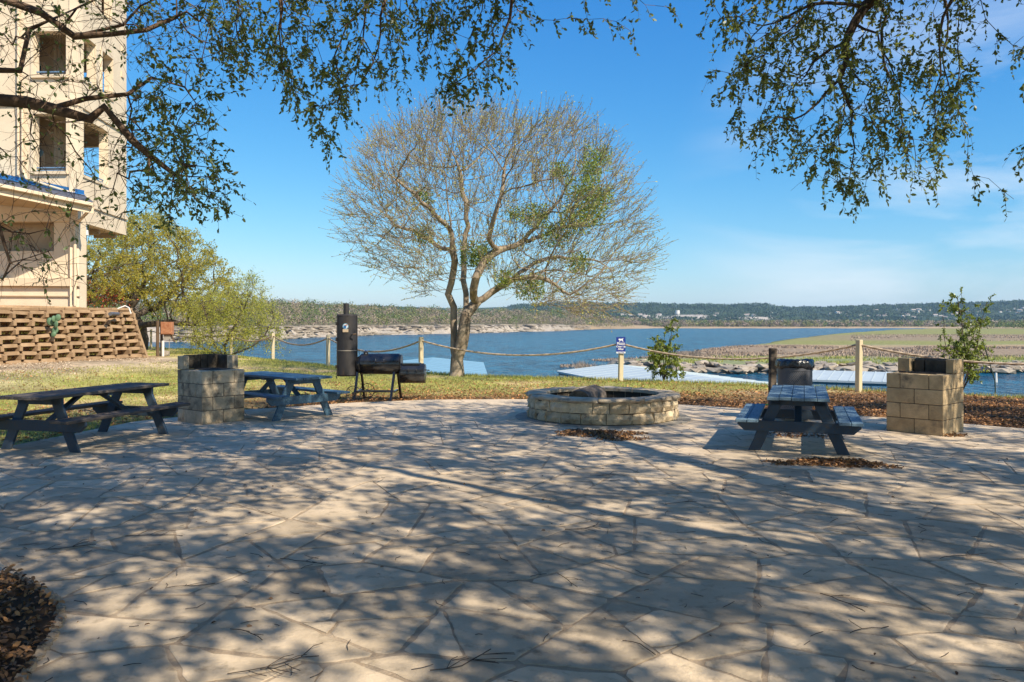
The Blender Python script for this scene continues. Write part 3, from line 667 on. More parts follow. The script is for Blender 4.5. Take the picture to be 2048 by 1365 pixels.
# --- overhead live oaks -------------------------------------------------
def shade_cloud(x0, x1, y0, y1, z0, z1, n, seed, thresh=0.0, s=1.25):
    r2 = np.random.default_rng(seed); P = np.column_stack([r2.uniform(x0, x1, n * 3), r2.uniform(y0, y1, n * 3), r2.uniform(z0, z1, n * 3)])
    k = sn(P[:, 0], P[:, 1], s, seed) > thresh
    P = P[k]
    # keep clear of the picture: only above the top edge of the view
    ok = ~((P[:, 1] > 0) & (P[:, 2] < H + 0.44 * P[:, 1]) & (np.abs(P[:, 0]) < 0.8 * P[:, 1] + 0.8))
    return P[ok][:n]
EC = [(425, 20), (440, 140), (500, 150), (560, 190), (620, 240), (660, 285), (680, 240), (700, 200), (770, 180), (800, 130), (830, 70), (848, 50), (862, 150), (880, 195), (940, 185), (1000, 190), (1028, 140), (1036, 20)]
ER = [(1440, 10), (1450, 180), (1480, 260), (1520, 320), (1560, 265), (1590, 300), (1630, 375), (1700, 405), (1750, 365), (1790, 325), (1840, 375), (1885, 350), (1900, 250), (1960, 215), (1982, 160), (1960, 80), (1935, 0)]
EL = [(-60, 200), (60, 250), (150, 260), (220, 300), (300, 330), (380, 370), (440, 400), (450, 250), (470, 60)]
# right-hand oak: trunk to the right of and beside the camera
t = empty('live_oak', (8.2, 0.5, 0), label='live oak whose drooping leafy branch hangs into the sky at the upper right', cat='tree', group='live oaks shading the patio')
lines = [(None, [(0, 0, -.1), (-.1, .3, 1.4), (-.5, .8, 2.8)]),
         ((0, .95), [(-1.2, 3, 4.8), (-1.9, 6, 6.2), (-2.6, 8.4, 6.4), (-3.3, 9.3, 6.1), (-3.6, 9.6, 5.8)]),
         ((0, .9), [(-2.5, 1.8, 5.2), (-4.6, 3.6, 6.3), (-6.5, 5.6, 6.6)]),
         ((0, .9), [(1.2, 2, 5.2), (2.6, 4.6, 6.4), (3.6, 8, 6.6)]),
         ((0, .85), [(-.5, -2, 5.2), (-1.8, -4, 6.4), (-4, -5, 6.8)]),
         ((1, .62), [(-1.2, 9.5, 6.6), (0.2, 10.5, 6.2)])]
o_ = np.array(t.location)
att = np.concatenate([envelope(ER, 950, -150, 9.0, 11.0, 3, cut=lambda x, y: (1612 < x < 1668 and 150 < y < 262)) - o_,
                      envelope([(1935, -60), (1990, -40), (2010, 60), (2060, 60), (2090, 400), (2200, 420)], 160, -150, 9.3, 10.8, 5) - o_ if False else np.array([np.array(Q(px, py, 10.2)) - o_ for px, py in [(2015, -20), (2040, 80), (2046, 50), (2060, 300), (2030, 325), (2044, 370), (2052, 405), (2070, 200)] * 2]),
                      shade_cloud(-1.0, 12.5, -6, 9.6, 5.7, 8.0, 620, 4, 0.0) - o_])
finish_tree(t, att, lines, M['bark'], M['oak_leaf'], 0.0035, 0.22, 1.5, 0.24, e=2.7, bias=(0, 0, -.40), jit=0.28, seed=3, per=2.4, ln=(0.12, 0.42), leaf=0.058, lper=3.6, droop=0.5, base=0.26, maxn=7000)
# middle oak: trunk behind the camera
t = empty('live_oak', (-3.0, -3.2, 0), label='live oak whose leafy branches hang from the top edge left of the middle', cat='tree', group='live oaks shading the patio')
lines = [(None, [(0, 0, -.1), (.2, .5, 1.6), (.5, 1.0, 3.0)]),
         ((0, .95), [(1.1, 4, 5.5), (1.7, 8, 6.6), (2.0, 11.5, 6.7), (1.9, 13.0, 6.3), (1.2, 13.5, 5.95)]),
         ((0, .9), [(-.4, 4, 5.6), (-.5, 8, 6.7), (-.6, 11.5, 6.8), (.1, 13.2, 6.0)]),
         ((0, .9), [(3.4, 2, 5.6), (6.2, 4, 6.6)]),
         ((1, .75), [(2.9, 12.5, 6.6), (3.0, 13.4, 5.8)]),
         ((0, .85), [(-1, -1.5, 5), (-2, -3, 6)])]
o_ = np.array(t.location)
att = np.concatenate([envelope(EC, 900, -150, 9.2, 11.2, 7) - o_, np.array([np.array(Q(px, py, 10)) - o_ for px, py in [(1115, 20), (1130, -10), (1145, 25), (1190, 10), (1205, 45), (1225, 5), (1215, -30), (1160, -60), (1060, -80), (1275, 0), (1330, 0), (1345, 30), (1300, -40)]]),
                      shade_cloud(-6.5, 1.5, -6, 9.6, 5.8, 8.0, 360, 9, 0.0) - o_])
finish_tree(t, att, lines, M['bark_red'], M['oak_leaf'], 0.0035, 0.22, 1.5, 0.24, e=2.7, bias=(0, 0, -.40), jit=0.28, seed=5, per=2.5, ln=(0.12, 0.42), leaf=0.058, lper=3.6, droop=0.5, base=0.24, maxn=7000)
# left oak: gnarled, nearly bare
t = empty('live_oak', (-8.6, 6.6, 0), label='gnarled half bare oak with twisting branches in front of the cream building', cat='tree', group='live oaks shading the patio')
o_ = np.array(t.location)
def L3(px, py, Y): return tuple(np.array(Q(px, py, Y)) - o_)
lines = [(None, [(0, 0, -.1), (.1, .2, 1.5), (.4, .6, 2.7)]),
         ((0, .9), [(1.2, 1.6, 3.6), L3(-20, 205, 9), L3(100, 208, 9.1), L3(165, 235, 9.1), L3(215, 215, 9.2), L3(262, 285, 9.2), L3(310, 305, 9.3), L3(350, 350, 9.4)]),
         ((0, .92), [(1.0, 1.8, 4.4), L3(-30, -20, 9), L3(80, 40, 9.2), L3(160, 78, 9.2), L3(250, 60, 9.3), L3(330, -10, 9.4)]),
         ((1, .3), [L3(30, 130, 9.3), L3(60, 60, 9.4), L3(150, 20, 9.5), L3(240, -30, 9.6)]),
         ((0, .8), [(1.6, 1.4, 2.6), L3(-20, 440, 8.6), L3(6, 455, 8.6), L3(18, 520, 8.6), L3(5, 560, 8.7)]),
         ((1, .72), [L3(250, 190, 9.4), L3(300, 160, 9.6), L3(370, 175, 9.6)]),
         ((0, .9), [(-.5, -2, 4.5), (.5, -5, 6.4), (3, -6, 7)]),
         ((2, .8), [L3(300, 60, 9.2), L3(345, 30, 9.2), L3(352, -40, 9.3)])]
bl = np.random.default_rng(8)
attL = []
for (cx, cy, rx, ry, n_) in ((60, 60, 110, 90, 110), (200, 30, 130, 60, 110), (340, 60, 100, 80, 60), (120, 170, 120, 70, 50), (330, 260, 100, 110, 190), (390, 370, 55, 65, 100), (320, 350, 80, 80, 100), (60, 300, 80, 90, 40), (210, 330, 70, 80, 45), (40, 480, 55, 55, 50), (90, 540, 50, 40, 32), (180, 430, 50, 30, 10), (430, 50, 60, 80, 40)):
    for _ in range(n_):
        a = bl.uniform(0, 6.28); rr = math.sqrt(bl.uniform(0, 1)); attL.append(np.array(Q(cx + rx * rr * math.cos(a), cy + ry * rr * math.sin(a), bl.uniform(8.4, 10.2))) - o_)
att = np.concatenate([np.array(attL), shade_cloud(-12, -3.5, -2, 8.5, 5.6, 7.6, 160, 12, 0.1) - o_])
def keepL(P):
    W_ = P + o_; px = 1024 + F * W_[:, 0] / np.maximum(W_[:, 1], 0.1); py = HZ - F * (W_[:, 2] - H) / np.maximum(W_[:, 1], 0.1)
    pr = np.clip((px - 230) / 90, 0.18, 1.0); pr = np.where((py < 130) & (px > 230), 0.45, pr); pr = np.where(W_[:, 2] > 5.5, 1, pr)
    return rng.uniform(size=len(P)) < pr
finish_tree(t, att, lines, M['bark_red'], M['oak_leaf'], 0.0035, 0.2, 1.3, 0.2, e=2.9, bias=(0, 0, -.05), jit=0.36, seed=9, per=2.4, ln=(0.12, 0.45), leaf=0.056, lper=3.0, keep=keepL, droop=0.15, base=0.15, wob=0.035, maxn=7000)
# unseen leaf clumps added to the oak crowns, sized and grouped to shade the patio
oaks = [o for o in col.objects if o.name.startswith('live_oak')]
def high_crown(root, cloud, n, seed, size=0.14, sg=0.14):
    r2 = np.random.default_rng(seed); c = cloud[r2.integers(0, len(cloud), n)] + r2.normal(size=(n, 3)) * sg
    ok = ~((c[:, 1] > 0) & (c[:, 2] < H + 0.425 * c[:, 1]) & (np.abs(c[:, 0]) < 0.75 * c[:, 1] + 0.6)); c = c[ok]
    d = unit(r2.normal(size=(len(c), 3)))
    o = leaf_mesh('shade_crown', c - np.array(root.location), d, r2.uniform(0.6, 1.3, len(c)) * size, 0.5, M['shade_leaf'], root, hexa=False)
    return o
CANOPY = [(oaks[0], shade_cloud(-1.0, 17, -7, 12.5, 5.2, 7.6, 2500, 4, -0.34, .7), 120000, 21),
          (oaks[1], shade_cloud(-7.0, 2.0, -7, 8.8, 5.2, 7.4, 920, 9, -0.34, .7), 42000, 22),
          (oaks[2], shade_cloud(-12, -3.0, -2, 7.6, 5.2, 7.0, 420, 12, -0.30, .7), 15000, 23)]
CANOPY.append((oaks[0], shade_cloud(-.5, 9.5, -4.5, 1.6, 5.2, 7.2, 230, 6, -0.2, .6), 10000, 24))  # further unseen leaf clumps, added to deepen the shade on the near paving
for a in CANOPY: high_crown(*a)

# --- the big bare tree by the lake
t = empty('shade_tree', (-1.86, 26.4, -0.05), label='tall spreading double-trunked tree, nearly leafless, with green mistletoe clumps, by the rope fence', cat='tree')
o_ = np.array(t.location); YT = 26.4
def T3(px, py, dy=0.0): return tuple(np.array(Q(px, py, YT + dy)) - o_)
lines = [(None, [(0, 0, -.15), T3(914, 720), T3(922, 690, -.1), T3(927, 660, -.15), T3(933, 630, -.15), T3(950, 608), T3(985, 585, .2), T3(1020, 566, .3), T3(1065, 548, .2), T3(1110, 540)]),
         ((0, .07), [T3(908, 700, .12), T3(905, 670, .15), T3(907, 640, .2), T3(906, 615, .2), T3(899, 588, .2), T3(905, 545), T3(908, 500, -.3), T3(900, 440, -.5), T3(893, 380, -.5)]),
         ((0, .27), [T3(931, 610, .3), T3(928, 560, .5), T3(928, 520, .9), T3(935, 470, 1.2), T3(930, 400, 1.4), T3(915, 330, 1.5)]),
         ((0, .42), [T3(945, 580, -.6), T3(952, 555, -.8), T3(968, 525, -.7), T3(1000, 505, -.6), T3(1045, 480, -.3), T3(1085, 440, 0), T3(1120, 400, .3)]),
         ((3, .35), [T3(975, 480, -1.2), T3(990, 440, -1.6), T3(1000, 390, -1.7), T3(1010, 330, -1.5)]),
         ((3, .55), [T3(1080, 475, .8), T3(1130, 455, 1.4), T3(1180, 450, 1.6)]),
         ((1, .6), [T3(880, 495, .5), T3(840, 470, 1), T3(790, 450, 1.1)]),
         ((1, .7), [T3(870, 430, -1.1), T3(830, 390, -1.6), T3(780, 350, -1.8)]),
         ((0, .7), [T3(1080, 520, 1.2), T3(1150, 515, 1.8), T3(1200, 525, 2.0)]),
         ((0, .6), [T3(1030, 555, -1.2), T3(1090, 560, -2), T3(1140, 590, -2.3)])]
r2 = np.random.default_rng(4); A_ = []
while len(A_) < 5200:
    px, py, dy = r2.uniform(680, 1310), r2.uniform(215, 650), r2.uniform(-4.8, 4.8)
    cx, rx = (985, 300)
    top = np.interp(px, [680, 720, 800, 850, 900, 990, 1060, 1130, 1200, 1250, 1310], [400, 300, 255, 225, 215, 235, 245, 230, 265, 340, 500])
    bot = np.interp(px, [680, 740, 800, 860, 900, 940, 1000, 1050, 1150, 1230, 1310], [470, 540, 560, 600, 520, 520, 590, 600, 640, 630, 520])
    if py < top or py > bot: continue
    if ((px - cx) / rx) ** 2 + (dy / 4.8) ** 2 > 1.18: continue
    rad = math.hypot((px - 985) / 300, (py - 440) / 220, )
    if rad < 0.45 and r2.uniform() < 0.5: continue
    if float(sn(np.array(px), np.array(py + 60 * dy), 38, 3)) < -.30 and r2.uniform() < .8: continue
    A_.append(np.array(T3(px, py, dy)))
NN, PP, RR, s0 = finish_tree(t, np.array(A_), lines, M['bark_pale'], M['bud_leaf'], 0.0038, 0.24, 2.4, 0.26, e=2.0, bias=(0, 0, 0.08), jit=0.10, seed=6, outc=T3(960, 640), curl=0.10, tsp=0.55, per=1.3, ln=(0.3, 1.0), leaf=0.06, lper=2.0,
                             droop=-0.06, base=0.25, maxn=15000, rtw=0.006, hexa=False, rmaxi=0.016, wob=0.03, minr=0.005, leafname='sparse_young_leaves')
for (px, py, dy, r_) in ((948, 508, -.4, .42), (965, 515, -.6, .35), (1195, 318, -.5, .42), (1120, 345, -1, .3), (1165, 385, -1.2, .5), (1200, 395, -.5, .4), (1150, 440, -1.3, .45), (1185, 430, -1, .35), (1155, 525, -1.2, .32),
                         (845, 392, -.8, .28), (848, 468, -.5, .3), (1070, 432, -.7, .38), (1110, 470, -1.1, .4), (1060, 575, -1.5, .4), (1010, 560, -1.2, .3), (1030, 430, -1, .25), (1180, 345, -1, .32)):
    n = int(900 * (r_ / .4) ** 2); c = np.array(T3(px, py, dy)); v = c + np.clip(np.random.default_rng(int(px)).normal(size=(n, 3)), -1.7, 1.7) * r_ * np.array((.55, .5, .5)); d = unit(v - c + rng.normal(size=v.shape) * .25)
    leaf_mesh('mistletoe', v, d, 0.10, 0.35, M['mistletoe'], t, hexa=False)['kind'] = 'stuff'

# --- trees on the left, beyond the building
def simple_tree(name, loc, label, lines, att, bark, leafm, leaf, lper, base, group=None, D=.4, dk=.45, r0=.012, per=1.2, ln=(.3, .8), minr=.008, seed=1, cat='tree', **k):
    t = empty(name, loc, label=label, cat=cat, group=group)
    finish_tree(t, np.array(att) - np.array(loc), lines, bark, leafm, r0, D, 4.0, dk, seed=seed, per=per, ln=ln, leaf=leaf, lper=lper, base=base, hexa=False, rmaxi=r0 * 3, minr=minr, rtw=minr, maxn=5000, **k)
    return t
loc = (-23.2, 50, 0.0); o_ = np.array(loc)
def E3(px, py, dy=0): return tuple(np.array(Q(px, py, 50 + dy)) - o_)
att = []
r2 = np.random.default_rng(14)
while len(att) < 1500:
    px, py, dy = r2.uniform(150, 475), r2.uniform(418, 640), r2.uniform(-5, 5)
    top = np.interp(px, [150, 200, 260, 310, 360, 420, 475], [500, 470, 430, 425, 450, 490, 560]); bot = np.interp(px, [150, 200, 300, 400, 475], [620, 600, 590, 640, 640])
    if top < py < bot and ((px - 310) / 165) ** 2 + (dy / 5) ** 2 < 1.05: att.append(Q(px, py, 50 + dy))
simple_tree('oak_tree', loc, 'spreading yellow-green oak with dark twisted trunk to the right of the building', [(None, [(0, 0, -.3), E3(284, 680), E3(278, 660), E3(268, 640), E3(262, 615), E3(275, 590), E3(290, 560)]),
            ((0, .4), [E3(300, 650, -1), E3(345, 645, -1.5), E3(390, 650, -2)]), ((0, .5), [E3(300, 620, 1), E3(330, 600, 1.5), E3(360, 560, 2)]), ((0, .8), [E3(240, 600), E3(215, 590, -1), E3(190, 580, -1)])],
            att, M['bark'], M['olive_leaf'], 0.15, 4.2, 0.42, per=2.2, D=.42, dk=.5, seed=15, spread=1.2, jitter=0.08)
loc = (-15.5, 43.5, -0.3); o_ = np.array(loc); att = []
while len(att) < 900:
    px, py, dy = r2.uniform(360, 565), r2.uniform(535, 700), r2.uniform(-2.5, 2.5)
    top = np.interp(px, [360, 400, 450, 500, 540, 565], [610, 585, 575, 545, 590, 640])
    if top < py and ((px - 465) / 105) ** 2 + (dy / 2.6) ** 2 < 1.0 and (py - 630) ** 2 / 75 ** 2 < 1: att.append(Q(px, py, 43.5 + dy))
def W3(px, py, dy=0): return tuple(np.array(Q(px, py, 43.5 + dy)) - o_)
simple_tree('willow_shrub', loc, 'feathery bright yellow-green shrub overhanging the lake edge behind the rope', [(None, [(0, 0, -.1), W3(430, 690), W3(420, 650), W3(405, 610)]), ((0, .05), [W3(450, 690), W3(470, 650), W3(500, 590)]), ((0, .1), [W3(500, 695), W3(530, 670), W3(545, 640)]), ((0, .05), [W3(400, 690), W3(385, 650)])],
            att, M['bark'], M['lime_leaf'], 0.09, 5.5, 0.10, D=.3, dk=.32, r0=.007, per=1.6, ln=(.3, .9), minr=.005, seed=16, cat='shrub', spread=0.7, jitter=0.06)
loc = (-25.5, 46, 0.5); att = [Q(r2.normal(205, 22), r2.normal(590, 13), 46 + r2.uniform(-1, 1)) for _ in range(160)]
simple_tree('red_leaf_shrub', loc, 'small shrub with rust red leaves beside the corner of the building', [(None, [(0, 0, -.2), (.3, 0, .8), (.9, 0, 1.6)])], att, M['bark'], M['red_leaf'], 0.11, 2.6, 0.06, D=.25, dk=.3, r0=.006, per=1.5, seed=17, cat='shrub')
loc = (-27.5, 44.5, 1.0); att = [Q(175 + r2.normal(20, 45), r2.normal(545, 22), 44 + r2.uniform(-2, 2)) for _ in range(300)]
simple_tree('round_yellow_tree', loc, 'low rounded yellow-green tree half hidden behind the building corner', [(None, [(0, 0, -.4), (.2, 0, 1), (.5, 0, 2.0)])], att, M['bark'], M['olive_leaf'], 0.13, 6, 0.15, D=.35, dk=.4, r0=.01, per=1.5, seed=18)
# dark scrub further back on the left bank
loc = (-30, 62, -1.0); att = [Q(r2.uniform(150, 330), r2.normal(600, 14), 62 + r2.uniform(-2, 2)) for _ in range(300)]
simple_tree('juniper_bush', loc, 'dark green juniper thicket low behind the yellow-green oak', [(None, [(0, 0, -.6), (.2, 0, 1), (.5, 0, 2.0)])], att, M['bark'], M['far_green'], 0.2, 3, 0.15, D=.45, dk=.5, r0=.01, per=1.5, seed=19)

# --- the two shrubs by the fence, each in a wire cage
def shrub(loc, label, px0, blobs, stems, seed, leafm, n_, leaf=.05):
    t = empty('shrub', loc, label=label, cat='shrub'); Y = loc[1]; o_ = np.array(loc); r2 = np.random.default_rng(seed); at = []
    for (px, py, rx, ry, k) in blobs:
        for _ in range(k):
            a, rr = r2.uniform(0, 6.28), math.sqrt(r2.uniform()); at.append(np.array(Q(px + rx * rr * math.cos(a), py + ry * rr * math.sin(a), Y + r2.uniform(-.35, .35) * min(1, rx / 20))) - o_)
    lines = [(None, [(0, 0, -.05), tuple(np.array(Q(*stems[0][0], Y)) - o_)] + [tuple(np.array(Q(*p, Y)) - o_) for p in stems[0][1:]])]
    for s_ in stems[1:]: lines.append(((0, .02), [tuple(np.array(Q(*p, Y)) - o_) for p in s_]))
    finish_tree(t, np.array(at), lines, M['bark'], leafm, .004, .11, 1.2, .12, seed=seed, per=1.0, ln=(.08, .25), leaf=leaf, lper=n_, base=.028, hexa=False, rmaxi=.012, minr=.003, rtw=.003, width=.5, maxn=3000, leafname='leaves')
    return t
g1 = G(1330, 757)
shrub((g1.x, 24.2, -.05), 'leafy shrub with a tall thin top growing in a wire cage beside the sign post', 1330,
      [(1330, 715, 28, 25, 200), (1345, 745, 22, 12, 50), (1320, 690, 18, 14, 60), (1343, 668, 9, 22, 45), (1350, 640, 6, 14, 20), (1310, 735, 12, 16, 30)], [[(1330, 735), (1338, 700), (1345, 650), (1352, 634)], [(1322, 735), (1312, 705)], [(1342, 735), (1352, 700)], [(1336, 730), (1328, 690), (1330, 660)]], 31, M['shrub_leaf'], 10, .068)
g2 = G(1935, 783)
shrub((g2.x, 19.8, -.05), 'tall open shrub with loose branches behind the right hand stone grill', 1935,
      [(1925, 705, 45, 18, 170), (1945, 735, 25, 22, 70), (1905, 700, 25, 15, 50), (1925, 640, 14, 22, 60), (1912, 610, 10, 18, 26), (1925, 598, 10, 14, 22), (1960, 640, 16, 18, 45), (1972, 615, 8, 12, 20), (1945, 668, 20, 14, 35), (1888, 640, 6, 35, 18), (1975, 705, 12, 14, 30)],
      [[(1935, 760), (1930, 700), (1922, 650), (1915, 600), (1922, 588)], [(1938, 740), (1950, 690), (1962, 650), (1975, 605)], [(1925, 740), (1898, 700), (1888, 650), (1884, 620)], [(1940, 740), (1968, 715)]], 32, M['shrub_leaf'], 8, .062)
for (gx, gy, rad, hh, lab) in ((g1.x, 24.2, .38, 1.05, 'leaning green wire cage around the shrub beside the sign post'), ):
    t = empty('wire_cage', (gx, gy, -.05), label=lab, cat='plant cage')
    for a in (-2.7, -.4, 1.4): MB().path([(rad * 1.1 * math.cos(a), rad * math.sin(a), 0), (rad * .85 * math.cos(a), rad * .8 * math.sin(a), hh)], .013, 6).build('stake', M['wire'], t)
    mb = MB()
    for z in np.arange(.08, .9, .17): mb.path([((rad * 1.05 - z * .1) * math.cos(i * .4), (rad - z * .1) * math.sin(i * .4), z) for i in range(17)], .0035, 3)
    for i in range(16): mb.path([(rad * 1.04 * math.cos(i * .4), rad * math.sin(i * .4), 0), ((rad - .07) * math.cos(i * .4), (rad - .1) * math.sin(i * .4), .9)], .003, 3)
    mb.build('wire_mesh', M['wire'], t)
t = empty('leaning_stake', (Q(1968, 715, 19.7).x, 19.7, -.03), label='thin dark stake leaning among bare twigs right of the tall open shrub', cat='stake')
a = Q(1968, 690, 19.7) - Vector(t.location); b_ = Q(1990, 762, 19.7) - Vector(t.location); MB().path([a, b_, (b_.x + .01, 0, -.05)], .014).build('stake', M['wire'], t)

# ------------------------------------------------------------------ building
BY = 30.5
bd = empty('lakeside_building', (0, 0, 0), label='tall cream stucco building with open balconies and a blue edged lower roof', cat='building')
def wall_plane(name, P0, P1, z0, z1, holes, thick, m, parent, base_z=0):
    """vertical wall from P0 to P1 (xy), outside on the right of travel; holes in (s0,s1,za,zb) metres along"""
    P0, P1 = Vector(P0), Vector(P1); d = P1 - P0; Lw = d.length; d.normalize(); n = Vector((d.y, -d.x))
    xs = sorted({0, Lw, *[h[0] for h in holes], *[h[1] for h in holes]}); zs = sorted({z0, z1, *[h[2] for h in holes], *[h[3] for h in holes]})
    def solid(i, j):
        if not (0 <= i < len(xs) - 1 and 0 <= j < len(zs) - 1): return False
        cx, cz = (xs[i] + xs[i + 1]) / 2, (zs[j] + zs[j + 1]) / 2
        return not any(h[0] < cx < h[1] and h[2] < cz < h[3] for h in holes)
    mb = MB()
    def pt(s, z, o): q = P0 + d * s - n * o; return (q.x, q.y, z)
    for i in range(len(xs) - 1):
        for j in range(len(zs) - 1):
            if not solid(i, j): continue
            a, b__, c, e = xs[i], xs[i + 1], zs[j], zs[j + 1]
            mb.add([pt(a, c, 0), pt(b__, c, 0), pt(b__, e, 0), pt(a, e, 0)], [(0, 1, 2, 3)]); mb.add([pt(a, c, thick), pt(b__, c, thick), pt(b__, e, thick), pt(a, e, thick)], [(3, 2, 1, 0)])
            if not solid(i - 1, j): mb.add([pt(a, c, 0), pt(a, e, 0), pt(a, e, thick), pt(a, c, thick)], [(0, 1, 2, 3)])
            if not solid(i + 1, j): mb.add([pt(b__, c, 0), pt(b__, c, thick), pt(b__, e, thick), pt(b__, e, 0)], [(0, 1, 2, 3)])
            if not solid(i, j - 1): mb.add([pt(a, c, 0), pt(a, c, thick), pt(b__, c, thick), pt(b__, c, 0)], [(0, 1, 2, 3)])
            if not solid(i, j + 1): mb.add([pt(a, e, 0), pt(b__, e, 0), pt(b__, e, thick), pt(a, e, thick)], [(0, 1, 2, 3)])
    o = mb.build(name, m, parent); return pt
cA = Vector((Q(156, 0, BY).x, BY)); cB = Vector((Q(253, 0, 35.4).x, 35.4)); cL = Vector((cA.x - 9.0, BY + .35))
def zat(py, Y): return H - (py - HZ) / F * Y
Lf = (cA - cL).length
def sx(px): return Lf - (Q(156, 0, BY).x - Q(px, 0, BY).x)
S1, S2 = zat(343, BY), zat(228, BY); T1, T2 = zat(150, BY), zat(63, BY); zb = zat(443, BY)
U1, U2 = zat(-90, BY), zat(-30, BY)
wf = wall_plane('front_wall', cL, cA, zb, 16.2, [(sx(66), sx(133), S1, S2), (sx(66), sx(133), T1, T2), (sx(66), sx(133), zat(-20, BY), zat(-105, BY))], .32, M['stucco'], bd)
Ls = (cB - cA).length
def sside(px):      # position along the side wall for a photo column
    k = (px - 1024) / F; d = (cB - cA) / Ls; s_ = (cA.x - k * cA.y) / (k * d.y - d.x); return s_
ws = wall_plane('side_wall', cA, cB, zb, 16.2, [(sside(165), sside(214), S1 - .05, S2 - .05), (sside(165), sside(190), T1, T2), (sside(203), sside(224), T1, T2), (sside(165), sside(190), 14.35, 16.0), (sside(203), sside(224), 14.35, 16.0)], .32, M['stucco'], bd)
far_l = cB + Vector((-9.0, .8))
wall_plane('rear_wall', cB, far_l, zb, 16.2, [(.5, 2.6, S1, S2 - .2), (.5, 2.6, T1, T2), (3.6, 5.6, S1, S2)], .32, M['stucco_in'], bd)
# balcony interiors: back walls, floors and ceilings
for z in (zb, S1 - 1.0 + .9 - .0, ):
    pass
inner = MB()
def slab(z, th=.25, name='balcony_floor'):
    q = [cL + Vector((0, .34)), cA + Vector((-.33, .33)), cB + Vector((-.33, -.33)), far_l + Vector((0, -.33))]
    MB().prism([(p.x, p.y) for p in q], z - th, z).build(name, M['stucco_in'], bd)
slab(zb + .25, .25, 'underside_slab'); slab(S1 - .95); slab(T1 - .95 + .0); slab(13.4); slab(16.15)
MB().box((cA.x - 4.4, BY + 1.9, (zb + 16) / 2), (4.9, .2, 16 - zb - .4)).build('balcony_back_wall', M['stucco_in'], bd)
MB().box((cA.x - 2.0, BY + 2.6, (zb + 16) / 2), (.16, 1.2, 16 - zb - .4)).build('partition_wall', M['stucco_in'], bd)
for (za, zc) in ((S1, S2), (T1, T2)):      # doors in the back wall and railings
    f = MB().box((cA.x - 2.75, BY + 1.78, za + .05), (.85, .04, 2.0)).build('balcony_door', M['trim'], bd)
    MB().box((cA.x - 2.75, BY + 1.755, za + .25), (.6, .01, 1.3)).build('pane', M['glass'], f)
def railing(P0, P1, z, nm='railing'):
    r_ = MB(); d = (P1 - P0)
    r_.path([(P0.x, P0.y, z + .12), (P1.x, P1.y, z + .12)], .028); r_.path([(P0.x, P0.y, z + .42 - .3 - .1), (P1.x, P1.y, z + .02)], .02)
    o = r_.build(nm, M['rail'], bd); return o
for z in (S1, T1):
    a = cL + (cA - cL).normalized() * sx(66); b__ = cL + (cA - cL).normalized() * sx(133); off = Vector((0, .16)); railing(a + off, b__ + off, z + .05)
    a = cA + (cB - cA).normalized() * sside(165); b__ = cA + (cB - cA).normalized() * sside(214 if z == S1 else 190); off = Vector((-.16, 0)); railing(a + off, b__ + off, z + .02)
    # sills, proud of the wall
    a = cL + (cA - cL).normalized() * sx(63); b__ = cL + (cA - cL).normalized() * sx(136)
    MB().beam((a.x, a.y - .03, z - .06), (b__.x, b__.y - .03, z - .06), .16, .12).build('sill', M['trim'], bd)
def surround(P0, dirv, s0, s1, z0_, z1_):
    n_ = Vector((dirv.y, -dirv.x)); a_ = P0 + dirv * s0 + n_ * .02; b__ = P0 + dirv * s1 + n_ * .02; w__ = .11; mb = MB()
    mb.beam((a_.x - dirv.x * w__ / 2, a_.y - dirv.y * w__ / 2, z0_ - w__), (a_.x - dirv.x * w__ / 2, a_.y - dirv.y * w__ / 2, z1_ + w__), w__, .06, up=(n_.x, n_.y, 0)); mb.beam((b__.x + dirv.x * w__ / 2, b__.y + dirv.y * w__ / 2, z0_ - w__), (b__.x + dirv.x * w__ / 2, b__.y + dirv.y * w__ / 2, z1_ + w__), w__, .06, up=(n_.x, n_.y, 0))
    mb.beam((a_.x, a_.y, z1_ + w__ / 2), (b__.x, b__.y, z1_ + w__ / 2), .055, w__ - .01); mb.beam((a_.x, a_.y, z0_ - w__ / 2), (b__.x, b__.y, z0_ - w__ / 2), .055, w__ - .01)
    mb.build('window_surround', M['stucco'], bd)
df_, dsd_ = (cA - cL).normalized(), (cB - cA).normalized()
for za, zc in ((S1, S2), (T1, T2)): surround(cL, df_, sx(66), sx(133), za, zc)
surround(cA, dsd_, sside(165), sside(214), S1 - .05, S2 - .05); surround(cA, dsd_, sside(165), sside(190), T1, T2); surround(cA, dsd_, sside(203), sside(224), T1, T2)
for zz_ in (S1 - 1.15, T1 - 1.1):     # storey band moulding
    a_ = cL + Vector((0, -.03)); b__ = cA + Vector((.02, -.03)); MB().beam((a_.x, a_.y, zz_), (b__.x, b__.y, zz_), .07, .16).build('storey_band', M['stucco'], bd) if zz_ > 9 else None
    a_ = cA + Vector((.03, .0)); b__ = cB + Vector((.03, 0)); MB().beam((a_.x, a_.y, zz_), (b__.x, b__.y, zz_), .07, .16).build('storey_band', M['stucco'], bd)
# the round ornament on the balcony wall
MB().cyl((Q(75, 305, BY + 1.7).x, BY + 1.79, Q(75, 305, BY + 1.7).z), (Q(75, 305, BY + 1.7).x, BY + 1.73, Q(75, 305, BY + 1.7).z), .19, n=24).build('round_wall_plaque', M['dockblue'], bd)
